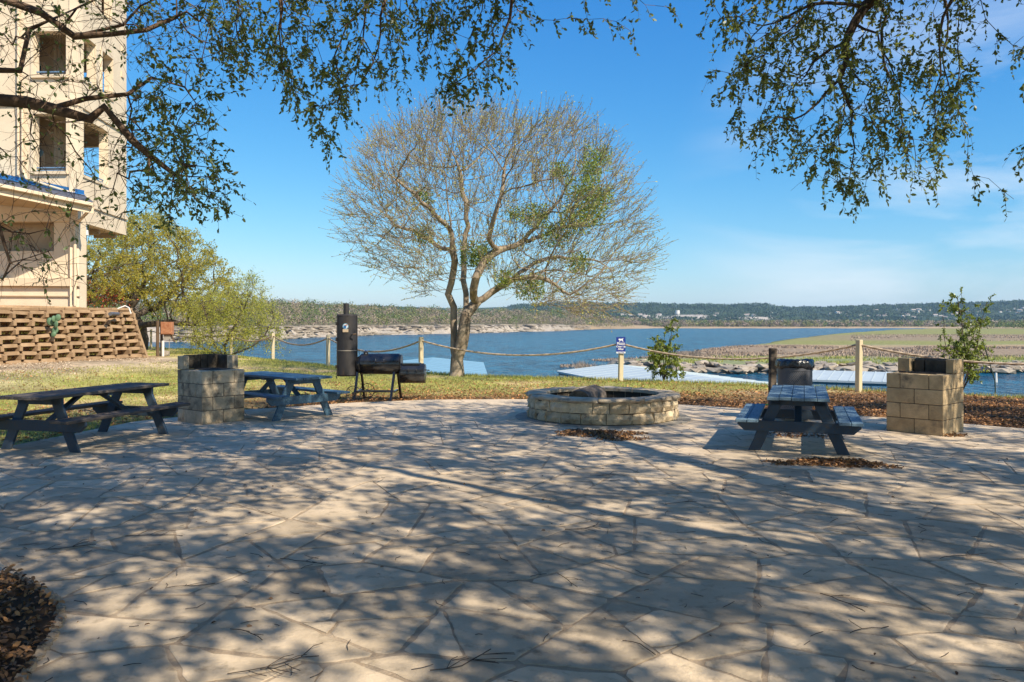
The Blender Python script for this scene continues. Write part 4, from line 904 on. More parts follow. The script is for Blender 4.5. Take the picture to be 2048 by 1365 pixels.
# lower storey
lz0, lz1 = 0.0, zb - .0
lL = Vector((cA.x - 9, BY + .3))
cA2 = Vector((cA.x - .02, BY + .1))
wall_plane('lower_wall', lL, cA2, lz0, lz1 + .6, [(9.0 - 7.3, sx(104), zat(502, BY), zat(432, BY))], .5, M['stucco'], bd)
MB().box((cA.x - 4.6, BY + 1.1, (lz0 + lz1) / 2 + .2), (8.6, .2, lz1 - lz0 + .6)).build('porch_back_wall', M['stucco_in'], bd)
wall_plane('lower_side_wall', cA2 + Vector((0, 0)), Vector((cA.x - 4.4, BY + 6.3)), lz0, lz1 + .2, [], .3, M['stucco'], bd)
for k, py in enumerate((571, 590)):
    MB().beam((lL.x, lL.y - .05 + .0, zat(py, BY)), (cA2.x + .05, cA2.y - .03, zat(py + 3, BY)), .08, .035).build('trim_band', M['stucco_in'], bd)
MB().beam((lL.x, lL.y - .10, zat(562, BY)), (cA2.x + .05, cA2.y - .08, zat(565, BY)), .16, .30).build('base_ledge', M['trim'], bd)
MB().box((cA.x - .12, BY - .03, zat(595, BY)), (.12, .06, .5)).build('meter_cover', M['can'], bd)
# lean-to roof over the porch
e0, e1 = Q(-160, 333, 26.6), Q(186, 405, 29.6)
w0, w1 = Vector((e0.x + .2, BY + .1, e0.z + .95)), Vector((Q(186, 405, 29.6).x - .35, BY + .0, zat(352, BY) - .75))
w1 = Vector((cA.x + .25, BY - .02, zat(392, BY)))
w0 = Vector((cL.x, BY + .33, zat(318, BY) + .4))
rows_ = 9
rf = MB().add([w0, w1, e1, e0, w0 - Vector((0, 0, .12)), w1 - Vector((0, 0, .12)), e1 - Vector((0, 0, .12)), e0 - Vector((0, 0, .12))], [(0, 3, 2, 1), (4, 5, 6, 7), (0, 1, 5, 4), (1, 2, 6, 5), (2, 3, 7, 6), (3, 0, 4, 7)]).build('lower_roof', M['shingle'], bd)
for j in range(rows_):
    a0, a1 = w0.lerp(e0, j / rows_), w1.lerp(e1, j / rows_); b0_, b1_ = w0.lerp(e0, (j + 1) / rows_), w1.lerp(e1, (j + 1) / rows_)
    up0 = Vector((0, 0, .012)); up1 = Vector((0, 0, .04))
    mb = MB(); mb.add([a0 + up0, a1 + up0, b1_ + up1, b0_ + up1, b1_ + up0 * .2, b0_ + up0 * .2], [(0, 3, 2, 1), (3, 5, 4, 2)]).build('shingle_course', M['shingle'], rf)
f0, f1 = w0.lerp(e0, .0), w1.lerp(e1, .0); g0, g1_ = w0.lerp(e0, .22), w1.lerp(e1, .22); up = Vector((0, -.005, .065))
MB().add([f0 + up, f1 + up, g1_ + up, g0 + up, f0 + Vector((0, -.005, .3)), f1 + Vector((0, -.005, .2))], [(0, 3, 2, 1), (0, 1, 5, 4)]).build('blue_flashing', M['roofblue'], bd)
MB().beam(e0 + Vector((0, -.06, -.1)), e1 + Vector((.03, -.06, -.1)), .13, .13).build('gutter', M['trim'], bd, bevel=.02)
MB().beam(e0 + Vector((0, .12, -.28)), e1 + Vector((-.03, .12, -.28)), .06, .26).build('fascia', M['trim'], bd)
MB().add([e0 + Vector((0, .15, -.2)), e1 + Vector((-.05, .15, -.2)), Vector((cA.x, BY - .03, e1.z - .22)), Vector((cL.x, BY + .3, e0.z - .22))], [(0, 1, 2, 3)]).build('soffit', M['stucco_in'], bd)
dx = cA.x
MB().path([e1 + Vector((-.1, -.02, -.15)), e1 + Vector((-.25, .1, -.35)), (dx - .08, BY - .06, e1.z - .75), (dx - .08, BY - .06, 2.3)], .055, 8).build('downspout', M['trim'], bd)
x1 = Q(37, 0, BY).x; MB().path([(x1, BY - .02, 16), (x1, BY - .02, zat(352, BY))], .05, 8).build('downspout', M['trim'], bd)
x2 = Q(46, 0, BY).x; MB().path([(x2, BY - .04, zat(205, BY)), (x2, BY - .04, zat(340, BY)), (x2 + .15, BY - .04, zat(358, BY)), (x2 + 1.6, BY - .06, zat(382, BY)), (x2 + 2.6, BY - .1, zat(398, BY))], .045, 8).build('downspout', M['trim'], bd)
for (px, py) in ((245, 100), (217, 418), (126, 207), (244, 150)):
    if px > 160:
        s_ = sside(px); q = cA + (cB - cA).normalized() * s_; MB().box((q.x + .03, q.y, zat(py, q.y)), (.05, .25, .25)).build('wall_vent', M['trim'], bd)
    else:
        MB().box((Q(px, py, BY).x, BY - .02, zat(py, BY)), (.5, .05, .25)).build('wall_vent', M['trim'], bd)
f = MB().cyl((cA.x - .25, BY + 1.0, zb + .0), (cA.x - .25, BY + 1.0, zb - .22), .06, n=10).build('soffit_lamp', M['chrome'], bd)
MB().cyl((cA.x - .25, BY + 1.0, zb - .22), (cA.x - .25, BY + 1.0, zb - .42), .10, .12, n=12).build('lamp_head', M['house_w'], f)
# soffit beams under the overhanging bay
for k in range(3):
    MB().box((cA.x - 1.0 - k * .05, BY + 1.2 + k * 1.5, zb - .1), (.95, .12, .2)).build('soffit_beam', M['stucco_in'], bd)

# ------------------------------------------------------------------ crib retaining wall
wdv = Vector((WB[0] - WA[0], WB[1] - WA[1], 0)).normalized(); wnv = Vector((-wdv.y, wdv.x, 0))     # wnv points back into the bank
Lw = 11.0; ncol = 19; rowsn = 7; dxc = Lw / ncol; rh = .262; z0w = .30
cw = empty('crib_retaining_wall', (WB[0], WB[1], 0), math.atan2(wdv.y, wdv.x), label='brown concrete crib retaining wall with earth filled openings below the building', cat='retaining wall')
# local frame: x along the wall (0 at the right end, negative to the left), y into the bank
hm_ = MB(); hm_.add([(-.05, -.20, 0), (.05, -.20, 0), (.05, -.20, .14), (-.05, -.20, .14), (-.085, .10, -.04), (.085, .10, -.04), (.085, .10, .22), (-.085, .10, .22)],
        [(0, 1, 2, 3), (5, 4, 7, 6), (4, 0, 3, 7), (1, 5, 6, 2), (3, 2, 6, 7), (4, 5, 1, 0)])
head_me = mesh_np('header', hm_.v, hm_.f, M['crib']).data; bpy.data.objects.remove(bpy.data.objects['header'])
sm = MB().add([(-.24, -.13, 0), (.24, -.13, 0), (.24, -.09, .11), (-.24, -.09, .11), (-.24, .07, 0), (.24, .07, 0), (.24, .07, .11), (-.24, .07, .11)],
        [(0, 1, 2, 3), (5, 4, 7, 6), (4, 0, 3, 7), (1, 5, 6, 2), (3, 2, 6, 7), (4, 5, 1, 0)])
str_me = mesh_np('stretcher', sm.v, sm.f, M['crib']).data; bpy.data.objects.remove(bpy.data.objects['stretcher'])
rc = random.Random(3)
for i in range(ncol + 1):
    for j in range(rowsn):
        x = -i * dxc - .1 + (j % 2) * 0.0; y = j * .085; z = z0w + j * rh + .10 * (-x / Lw) * -1.2
        o = bpy.data.objects.new('header', head_me); col.objects.link(o); o.parent = cw; o.location = (x + rc.gauss(0, .012), y, z + rc.gauss(0, .006)); o.rotation_euler = (rc.gauss(0, .04), rc.gauss(0, .05), rc.gauss(0, .07))
        if i < ncol:
            o = bpy.data.objects.new('stretcher', str_me); col.objects.link(o); o.parent = cw; o.location = (x - dxc / 2, y + .02, z + .12 + rc.gauss(0, .012)); o.rotation_euler = (rc.gauss(0, .05), rc.gauss(0, .03), 0); o.scale = ((dxc - .09) / .48, 1, 1)
grid = []
for j in range(30):
    row = []
    for i in range(120):
        x = .1 - (Lw + .5) * i / 119; tt = j / 29; y = .08 + tt * rowsn * .085 + .05 * math.sin(tt * rowsn * 6.28) + .025 * math.sin(x * 17 + j); z = .15 + tt * (rowsn * rh + .15) - .12 * (-x / Lw)
        row.append((x, y, z))
    grid.append(row)
MB().sheet(grid).build('earth_fill', M['soil'], cw, smooth=True)
for i in range(12):
    MB().box((-.45 - i * .93, rowsn * .085 + .12, z0w + rowsn * rh + .02 - .12 * (i / 12) + rc.gauss(0, .008)), (.91, .34, .10), (0, rc.gauss(0, .01), 0)).build('coping_slab', M['crib'], cw, bevel=.012)
MB().add([(.05, -.22, .15), (.16, -.2, .15), (.10, .6, 2.1), (.0, .6, 2.15), (.05, .6, .15), (.16, .6, .15)], [(0, 1, 2, 3), (1, 5, 2), (0, 3, 4), (5, 4, 3, 2)]).build('end_panel', M['crib'], cw)
def onwall(px, py, dy=0):
    k = (px - 1024) / F; d = np.array((wdv.x, wdv.y)); s_ = (WA[0] - k * WA[1]) / (k * d[1] - d[0]); y = WA[1] + d[1] * s_; return Q(px, py, y + dy)
wv_, wf_ = [], []
for _ in range(420):
    x = -rc.uniform(0, Lw); j = rc.randrange(rowsn); cx_ = x + rc.gauss(0, .05); y = j * .085 - .02; z = z0w + j * rh + .10 * (-x / Lw) * -1.2 + .02
    for q_ in range(4): a_ = rc.uniform(-.08, .08); k_ = len(wv_); wv_ += [(cx_ - .006 + a_, y, z), (cx_ + .006 + a_, y, z), (cx_ + a_ * 1.8, y - rc.uniform(.02, .09), z + rc.uniform(.05, .16))]; wf_.append((k_, k_ + 1, k_ + 2))
MB().add(wv_, wf_).build('weeds', M['grass'], cw, kind='stuff')
# black drain pipe
q = onwall(222, 628, -.1); MB().path([q + Vector((0, .5, 0)), q, q + Vector((.05, -.16, -.01))], .065, 12).build('drain_pipe', M['can']); tag(bpy.data.objects['drain_pipe'], 'black drain pipe poking out of the top row of the crib wall', 'pipe')
q = [onwall(235, 618, .3), onwall(250, 612, .2), onwall(258, 616, 0), onwall(262, 628, -.1)]; MB().path(q, .022, 8).build('white_pipe', M['house_w']); tag(bpy.data.objects['white_pipe'], 'thin white pipe bent over the right end of the crib wall', 'pipe')
# prickly pear
q = onwall(112, 664, -.1); ct = empty('prickly_pear', q, label='blue-green prickly pear cactus growing out of the crib wall', cat='cactus')
def pad(c, r_, tilt, yaw):
    v, f = [], []; n = 14
    for ring, (rr, y) in enumerate(((0, -.028), (.75, -.022), (1, 0), (.75, .022), (0, .028))):
        for i in range(n):
            a = 2 * math.pi * i / n; v.append(Vector((math.cos(a) * rr * r_ * .78, y, math.sin(a) * rr * r_ + 0)))
    for k in range(4):
        for i in range(n): f.append((k * n + i, k * n + (i + 1) % n, (k + 1) * n + (i + 1) % n, (k + 1) * n + i))
    mr_ = Euler((0, tilt, yaw)).to_matrix(); v = [mr_ @ p + Vector(c) for p in v]
    MB().add(v, f).build('cactus_pad', M['cactus'], ct, smooth=True)
for c, r_, tl, yw in (((0, -.05, .05), .13, .1, .3), ((.06, -.12, .24), .14, .3, -.4), ((-.13, -.1, .33), .14, -.25, .3), ((.13, -.12, .46), .12, .2, .2), ((.02, -.15, .42), .11, -.1, 1.0), ((-.02, -.1, -.08), .1, .5, .2)): pad(c, r_, tl, yw)

# utility post with rusty box
q = G(318, 722); ub = empty('utility_post', (q.x, 35.0, .12), label='pair of brown posts carrying a rusty electrical box beside the retaining wall', cat='utility box')
s_ = 35 / 1600
MB().cyl((-.10, 0, -.2), (-.10, 0, 1.62), .07, n=10).build('round_post', M['pole_brown'], ub); MB().cyl((.02, .15, -.2), (.0, .15, 1.55), .06, n=10).build('round_post', M['pole_brown'], ub)
f = MB().box((.34, -.05, 1.3), (.50, .22, .55)).build('rusty_box', M['rust'], ub, bevel=.01); MB().box((.34, -.17, 1.3), (.44, .02, .48)).build('box_door', M['rust'], f)
MB().box((.34, 0, .93), (.3, .16, .2)).build('grey_meter_box', M['dockframe'] if False else M['concrete'], ub); MB().cyl((.14, -.02, -.2), (.14, -.02, .75), .055, n=10).build('white_conduit', M['house_w'], ub)
MB().path([(.5, -.02, 1.05), (.62, -.02, .75), (.66, -.02, .7)], .035).build('elbow_pipe', M['pole_brown'], ub); MB().path([(.42, 0, .85), (.40, 0, .3), (.38, 0, -.1)], .012).build('cable', M['concrete'], ub)
# pale rock beside it
def rock_mesh(seed, sx=1, sy=.8, sz=.5, flat=False):
    r_ = random.Random(seed); import bmesh
    bm = bmesh.new(); bmesh.ops.create_icosphere(bm, subdivisions=1, radius=.5)
    for v in bm.verts:
        v.co = Vector((v.co.x * sx, v.co.y * sy, v.co.z * sz)) * (1 + r_.uniform(-.22, .28))
        v.co.z = max(min(v.co.z, sz * .38), -sz * .4)
    me = bpy.data.meshes.new('rock'); bm.to_mesh(me); bm.free(); me.materials.append(M['rock']); return me
q = G(326, 706); r_ = bpy.data.objects.new('white_rock', rock_mesh(5, .5, .4, .4)); col.objects.link(r_); r_.location = (Q(328, 702, 38).x, 38, .2); tag(r_, 'small whitish rock on the grass right of the utility post', 'rock')

# ------------------------------------------------------------------ rope fence
FP = [(302, 52.0, 1.27), (462, 43.0, 1.27), (546, 37.5, 1.27), (656, 31.6, 1.27), (842, 26.6, 1.25), (1241, 24.0, 1.27), (1717, 20.4, 1.33)]
posts = [((px - 1024) / F * Y, Y, h_) for px, Y, h_ in FP] + [(14.9, 17.3, 1.3)]
fence = empty('rope_fence', (posts[4][0], posts[4][1], 0), label='thick twisted rope sagging between cream painted square posts along the lake edge', cat='fence')
fo = Vector(fence.location); tops = []
pm = None
for i, (x, y, h_) in enumerate(posts):
    z = float(terrain(x, y)); tilt = (rc.gauss(0, .012), rc.gauss(0, .012), .45 + rc.gauss(0, .1))
    o = MB().box((0, 0, h_ / 2 - .1), (.13, .13, h_ + .2)).build('fence_post', M['post'], fence, bevel=.01); o.location = Vector((x, y, z)) - fo; o.rotation_euler = tilt
    o['label'] = 'cream painted square post'
    tops.append(Vector((x, y, z + h_ - .12)))
def rope(A, B, sag, r_=.016, name='rope', parent=None, off=Vector((0, 0, 0)), turns=9.0):
    Lr = (B - A).length; n = int(Lr * 16); strands = MB()
    for k in range(3):
        pts = []
        for i in range(n + 1):
            t = i / n; p = A.lerp(B, t); p = p + Vector((0, 0, -sag * 4 * t * (1 - t)))
            an = t * Lr * turns + k * 2.094; side = Vector((0, 1, 0)); pts.append(p - off + Vector((0, math.sin(an) * r_ * .75, math.cos(an) * r_ * .75)))
        m_ = 4
        vs_ = []; 
        for i, p in enumerate(pts):
            d = (pts[min(i + 1, n)] - pts[max(i - 1, 0)]).normalized(); a = d.cross(Vector((0, 0, 1))).normalized(); b__ = d.cross(a)
            for j in range(m_): an = j * 1.5708; vs_.append(p + (a * math.cos(an) + b__ * math.sin(an)) * r_)
        strands.add(vs_, [(i * m_ + j, i * m_ + (j + 1) % m_, (i + 1) * m_ + (j + 1) % m_, (i + 1) * m_ + j) for i in range(n) for j in range(m_)])
    return strands.build(name, M['rope'], parent, smooth=True)
for i in range(len(tops) - 1):
    A, B = tops[i], tops[i + 1]; rope(A, B, [.25, .3, .35, .45, .42, .42, .40][i], .0175 if i > 3 else .02, 'rope', fence, fo)
A = tops[0] ; rope(A, A + Vector((-9, 5, .05)), .3, .02, 'rope', fence, fo)
# notice on the post
sg = empty('pet_notice', (posts[5][0] - .005, posts[5][1] - .115, 0), math.radians(3), label='blue and white notice with a dog picture asking to clean up after pets', cat='sign')
w_, h_ = .275, .49; zc = Q(1240, 691, 23.9).z
MB().box((0, 0, zc), (w_, .008, h_)).build('panel', M['sign_blue'], sg)
MB().box((0, -.0055, zc - h_ / 2 + .028), (w_ - .004, .003, .05)).build('lower_band', M['white'], sg)
def text(s, z, size, m, parent, y=-.008, name='lettering', bold=.0015):
    cu = bpy.data.curves.new('lettering', 'FONT'); cu.body = s; cu.size = size; cu.align_x = 'CENTER'; cu.align_y = 'CENTER'; cu.extrude = .0008; cu.offset = bold
    ob = bpy.data.objects.new(name, cu); col.objects.link(ob); dg = bpy.context.evaluated_depsgraph_get(); me = bpy.data.meshes.new_from_object(ob.evaluated_get(dg)); bpy.data.objects.remove(ob)
    me.materials.clear(); me.materials.append(m); o = bpy.data.objects.new(name, me); col.objects.link(o); o.parent = parent; o.location = (0, y, z); o.rotation_euler = (R(90), 0, 0); return o
text('Please', zc + .045, .095, M['white'], sg); text('Clean Up', zc - .038, .074, M['white'], sg); text('After', zc - .115, .085, M['white'], sg); text('Your Pets', zc - h_ / 2 + .028, .052, M['sign_blue'], sg)
MB().box((0, -.0055, zc + .088), (w_ - .03, .003, .006)).build('rule', M['white'], sg)
dog = [(-.075, .02), (-.055, .05), (-.03, .045), (.0, .04), (.045, .045), (.075, .07), (.068, .04), (.055, .02), (.075, -.04), (.06, -.045), (.035, -.005), (-.01, -.005), (-.035, -.045), (-.05, -.042), (-.035, .0), (-.045, .012), (-.06, .008)]
mb = MB(); n = len(dog); mb.add([(a, -.0062, zc + .15 + b__) for a, b__ in dog], [tuple(range(n))]); mb.build('dog_emblem', M['white'], sg)
# scorched short post by the bin
q = Q(1545, 697, 14.8); dpz = 0
tag(MB().box((q.x, 14.8, .58), (.115, .115, 1.24), (0, .01, .12)).build('burnt_post', M['old_post'], bevel=.008), 'weathered black and brown square post left of the waste bin', 'post')

# ------------------------------------------------------------------ picnic tables
def picnic_table(loc, rz, L_, label, m_top, m_frame, fi=.34, W=.74, hh=.735, m_seat=None):
    t = empty('picnic_table', loc, rz, label=label, cat='picnic table', group='blue picnic tables on the patio'); m_seat = m_seat or m_top
    pw = (W - .024) / 5
    for i in range(5):
        x = -W / 2 + pw / 2 + i * (pw + .006)
        MB().box((x, rc.gauss(0, .005), hh - .02 + rc.gauss(0, .0015)), (pw, L_, .04), (0, rc.gauss(0, .006), 0)).build('tabletop_plank', m_top, t, bevel=.004)
    for s_ in (-1, 1):
        for k in range(2):
            MB().box((s_ * (.545 + .143 * k) , rc.gauss(0, .008), .425 + rc.gauss(0, .002)), (.138, L_, .04)).build('seat_plank', m_seat, t, bevel=.006)
    for e in (-1, 1):
        y = e * (L_ / 2 - fi)
        MB().beam((-W / 2 + .02, y - e * .0, hh - .085), (W / 2 - .02, y, hh - .085), .04, .09).build('top_cleat', m_frame, t, bevel=.004)
        ys = y + e * .042
        mb = MB().add([(-.75, ys - .02, .405), (.75, ys - .02, .405), (.75, ys - .02, .345), (.66, ys - .02, .265), (-.66, ys - .02, .265), (-.75, ys - .02, .345)] + [(-.75, ys + .02, .405), (.75, ys + .02, .405), (.75, ys + .02, .345), (.66, ys + .02, .265), (-.66, ys + .02, .265), (-.75, ys + .02, .345)],
                      [(0, 1, 2, 3, 4, 5), (11, 10, 9, 8, 7, 6)] + [(i, i + 6, (i + 1) % 6 + 6, (i + 1) % 6) for i in range(6)])
        mb.build('seat_support', m_frame, t, bevel=.004)
        for s_ in (-1, 1):
            yl = y; a, b__ = (s_ * .20, yl, hh - .04), (s_ * .545, yl, 0)
            wv = .075
            mb = MB().add([(s_ * .235 - wv, yl - .02, hh - .045), (s_ * .235 + wv, yl - .02, hh - .045), (s_ * .545 + wv, yl - .02, 0), (s_ * .545 - wv, yl - .02, 0), (s_ * .235 - wv, yl + .02, hh - .045), (s_ * .235 + wv, yl + .02, hh - .045), (s_ * .545 + wv, yl + .02, 0), (s_ * .545 - wv, yl + .02, 0)],
                          [(0, 1, 2, 3), (7, 6, 5, 4), (0, 4, 5, 1), (1, 5, 6, 2), (2, 6, 7, 3), (3, 7, 4, 0)])
            mb.build('leg', m_frame, t, bevel=.004)
        MB().beam((0, y - e * .06, .33), (0, e * .18, hh - .06), .09, .04).build('brace', m_frame, t, bevel=.004)
    MB().beam((0, -L_ / 2 + fi - .1, hh - .06), (0, -L_ / 2 + fi - .1, hh - .06), .1, .1) if False else None
    MB().beam((-W / 2 + .03, 0, hh - .062), (W / 2 - .03, 0, hh - .062), .09, .04).build('centre_cleat', m_frame, t)
    return t
tR = picnic_table((3.93, 10.98, 0), R(-20), 2.1, 'slate blue picnic table seen end-on, in front of the black waste bin', M['blue_light'], M['blue_dark'])
tL = picnic_table((-5.96, 11.3, 0), R(-14), 2.44, 'long dark navy picnic table with worn brown top at the left edge', M['blue_worn'], M['blue_dark'], fi=.36, m_seat=M['blue_worn'])
tM = picnic_table((-4.22, 14.5, 0), R(49), 2.18, 'teal blue picnic table half hidden behind the left stone grill', M['blue_mid'], M['blue_mid'])

# ------------------------------------------------------------------ block grills
def block_box(t, name, x0, x1, y0, y1, z0, z1, m, rnd_=.004):
    g_ = .004; MB().box(((x0 + x1) / 2, (y0 + y1) / 2, (z0 + z1) / 2), (x1 - x0 - g_ * 2, y1 - y0 - g_ * 2, z1 - z0 - g_ * 2), (0, 0, rc.gauss(0, rnd_))).build(name, m, t, bevel=.006)
def grill(loc, rz, S, Hh, label, m, flip):
    t = empty('block_grill', loc, rz, label=label, cat='grill', group='concrete block barbecue grills'); ch = Hh / 4; h = S / 2; k = S / 4
    MB().box((0, 0, Hh / 2 - .02), (S - .022, S - .022, Hh - .06)).build('core', M['joint'], t)
    bw = S / 4
    for c in range(4):
        z0, z1 = c * ch, (c + 1) * ch
        through = (0, 2) if (c % 2 == 1) == flip else (1, 3)
        for side in range(4):
            cuts = [-h, 0, h] if side in through else [-h + bw, h - bw]
            for a2, b2 in zip(cuts[:-1], cuts[1:]):
                if side == 0: block_box(t, 'concrete_block', a2, b2, -h, -h + bw, z0, z1, m)
                elif side == 2: block_box(t, 'concrete_block', a2, b2, h - bw, h, z0, z1, m)
                elif side == 1: block_box(t, 'concrete_block', h - bw, h, a2, b2, z0, z1, m)
                else: block_box(t, 'concrete_block', -h, -h + bw, a2, b2, z0, z1, m)
    MB().box((0, 0, Hh - .03), (S - 2 * bw + .01, S - 2 * bw + .01, .03)).build('ash_bed', M['ash'], t)
    return t, h, bw
gm = M['block']
t, h, bw = grill((6.38, 12.36, 0), R(42), .83, .90, 'tan stone block grill on the right of the patio with a sooty fire back', M['block'], True)
# local: -y face looks right-towards camera, -x face looks left-towards camera; fire back opens to -x
uz = .90; uh = .22
block_box(t, 'end_block', 0.0, h, h - .19, h, uz, uz + uh, M['block']); block_box(t, 'end_block', 0.0, h, -h, -h + .12, uz, uz + uh, M['block'])
for a, b__ in ((-h + .12, .06), (.06, h - .19)): block_box(t, 'fire_brick', h - .2, h - .02, a, b__, uz, uz + uh - .004, M['soot'])
for (a, b__) in ((-h + .15, .04), (.05, h - .21)): block_box(t, 'sooty_lining', .10, .20, a, b__, uz, uz + .0 + uh * .93, M['soot'])
def grate(t, x0, x1, y0, y1, z):
    mb = MB()
    for k in range(13): y = y0 + (y1 - y0) * k / 12; mb.cyl((x0, y, z), (x1, y, z), .006, n=5)
    for x in (x0, x1): mb.cyl((x, y0, z), (x, y1, z), .008, n=5)
    mb.build('grate', M['old_metal'], t)
grate(t, -h + .12, .06, -h + .15, h - .15, uz + .012)
MB().path([(-h + .0, .12, uz + .03), (-h + .02, .30, uz + .03), (-h + .25, .30, uz + .02)], .007).build('grate_handle', M['old_metal'], t)
t, h, bw = grill((-5.13, 13.64, 0), R(51), .79, .88, 'grey stained block grill between the two left picnic tables', M['block_grey'], False)
uz = .88
# fire back along the -x/+y (far) sides, opening to the near right
block_box(t, 'end_block', -h, -h + .10, h - .20, h, uz, uz + .24, M['block_grey']) if False else None
block_box(t, 'fire_brick', -h + .10, -h + .36, h - .12, h, uz, uz + .245, M['soot']); block_box(t, 'fire_brick', -h + .36, .10, h - .12, h, uz, uz + .25, M['soot']); block_box(t, 'fire_brick', .10, h, h - .12, h, uz, uz + .25, M['soot'])
block_box(t, 'end_block', -h, -h + .10, h - .22, h, uz, uz + .235, M['block_grey'])
block_box(t, 'fire_brick', h - .12, h, h - .42, h - .12, uz, uz + .24, M['soot']); block_box(t, 'end_block', h - .12, h, h - .60, h - .42, uz, uz + .235, M['block_grey'])
grate(t, -h + .2, h - .2, -h + .12, h - .2, uz + .012)

# ------------------------------------------------------------------ fire pit
fc = Vector((1.60, 14.2, 0)); fp = empty('fire_pit', fc, label='round limestone fire pit ring with flat cap stones in the middle of the patio edge', cat='fire pit')
RO, RI = 1.30, 1.0
def arc_block(name, a0, a1, r0, r1, z0, z1, m, rough_=.008, seg=None, lump=0.0):
    n = seg or max(2, int((a1 - a0) / .09)); vs_, fs = [], []
    mid = (z0 + z1) / 2
    prof = [(r0, z0), (r1, z0), (r1 + lump, mid), (r1, z1), (r0, z1)]
    for i in range(n + 1):
        a = a0 + (a1 - a0) * i / n; ed = 0 if 0 < i < n else 1
        for k, (r_, z) in enumerate(prof):
            rr = r_ + (rc.gauss(0, rough_) if k in (1, 2, 3) else 0) - (lump * .8 if (k == 2 and ed) else 0)
            vs_.append((rr * math.cos(a), rr * math.sin(a), z + (rc.gauss(0, rough_ * .35) if k in (3,) else 0)))
    for i in range(n):
        for k in range(5): fs.append((i * 5 + k, (i + 1) * 5 + k, (i + 1) * 5 + (k + 1) % 5, i * 5 + (k + 1) % 5))
    fs.append(tuple(range(5))[::-1]); fs.append(tuple(n * 5 + k for k in range(5)))
    return MB().add(vs_, fs).build(name, m, fp, bevel=.006)
for c in range(2):
    a = .13 * c
    end = a + 2 * math.pi
    while a < end - .02:
        w_ = rc.uniform(.20, .36); b__ = min(a + w_, end)
        if end - b__ < .12: b__ = end
        arc_block('stone_block', a + .004, b__ - .004, RI + .03, RO, .02 + c * .178, .02 + (c + 1) * .178 - .008, M['lime'], .016, lump=.034); a = b__
a = 0
while a < 2 * math.pi - .01:
    w_ = rc.uniform(.42, .62); b__ = a + w_
    if 2 * math.pi - b__ < .25: b__ = 2 * math.pi
    arc_block('cap_stone', a + .003, b__ - .003, RI - .01, RO + .04, .374, .435, M['limecap'], .016, lump=.022); a = b__
mb = MB(); n = 48; mb.add([((RI + .028) * math.cos(i * 2 * math.pi / n), (RI + .028) * math.sin(i * 2 * math.pi / n), z) for z in (0, .37) for i in range(n)] + [((RO - .02) * math.cos(i * 2 * math.pi / n), (RO - .02) * math.sin(i * 2 * math.pi / n), z) for z in (0, .37) for i in range(n)],
    [(i, n + i, n + (i + 1) % n, (i + 1) % n) for i in range(n)] + [(2 * n + i, 2 * n + (i + 1) % n, 3 * n + (i + 1) % n, 3 * n + i) for i in range(n)]); mb.build('mortar_core', M['joint'], fp)
MB().cyl((0, 0, -.02), (0, 0, .012), RO + .24, n=64).build('concrete_apron', M['concrete'], fp)
MB().cyl((0, 0, .0), (0, 0, .05), RI + .02, n=48).build('ash_floor', M['ash'], fp)
q = Q(1176, 800, 14.35); lg = empty('charred_log', (q.x, 14.35, .28), label='thick charred log lying inside the fire pit', cat='log')
vs_, fs = [], []; n = 18
for k, (yy, sc_) in enumerate(((-.28, 1), (-.26, 1.03), (0, 1.0), (.27, .96), (.3, .9))):
    for i in range(n): a = 2 * math.pi * i / n; r_ = .225 * sc_ * (1 + .05 * math.sin(3 * a + k * .2) + rc.gauss(0, .012)); vs_.append((r_ * math.cos(a), yy, r_ * math.sin(a)))
for k in range(4):
    for i in range(n): fs.append((k * n + i, k * n + (i + 1) % n, (k + 1) * n + (i + 1) % n, (k + 1) * n + i))
o = MB().add(vs_, fs).build('bark', M['charbark'], lg, smooth=True); o2 = MB().add(vs_[:n], [tuple(range(n))]).build('cut_face', M['wood_cut'], lg); MB().add(vs_[-n:], [tuple(range(n - 1, -1, -1))]).build('cut_face', M['wood_cut'], lg)
lg.rotation_euler = (R(8), 0, R(-38)); lg.location.z = .30
for (x, y, z, l_, r_, a) in ((.3, -.2, .09, .5, .045, .6), (.1, .25, .1, .6, .05, 2.2)):
    dv_ = Vector((math.cos(a), math.sin(a), .03)) * l_ / 2; o = MB().cyl(fc + Vector((x, y, z)) - dv_, fc + Vector((x, y, z)) + dv_, r_, r_ * .8, n=9).build('burnt_branch', M['charbark']); tag(o, 'short burnt branch lying in the ash of the fire pit ' + ('near the rim' if y < 0 else 'behind the log'), 'branch')

# ------------------------------------------------------------------ smoker
sk = empty('smoker', (-3.0, 17.4, 0), R(0), label='black offset barrel smoker with a tall upright drum and chimney on spoked wheels', cat='smoker')
ox = -3.0
def sxx(px): return (px - 1024) / F * 17.4 - ox
def szz(py): return H - (py - HZ) / F * 17.4
xc = sxx(694.3); r_ = .225
body = MB().cyl((xc, 0, szz(752)), (xc, 0, szz(629)), r_, n=40).build('upright_drum', M['old_metal'], sk, smooth=False)
for p_ in body.data.polygons:
    if len(p_.vertices) == 4: p_.use_smooth = True
MB().cyl((xc - .02, 0, szz(631)), (xc - .02, 0, szz(607)), .06, n=20, caps=False).build('chimney', M['old_metal'], sk, smooth=True)
MB().cyl((xc - .02, 0, szz(607) - .01), (xc - .02, 0, szz(607)), .062, .055, n=20).build('chimney_rim', M['old_metal'], sk)
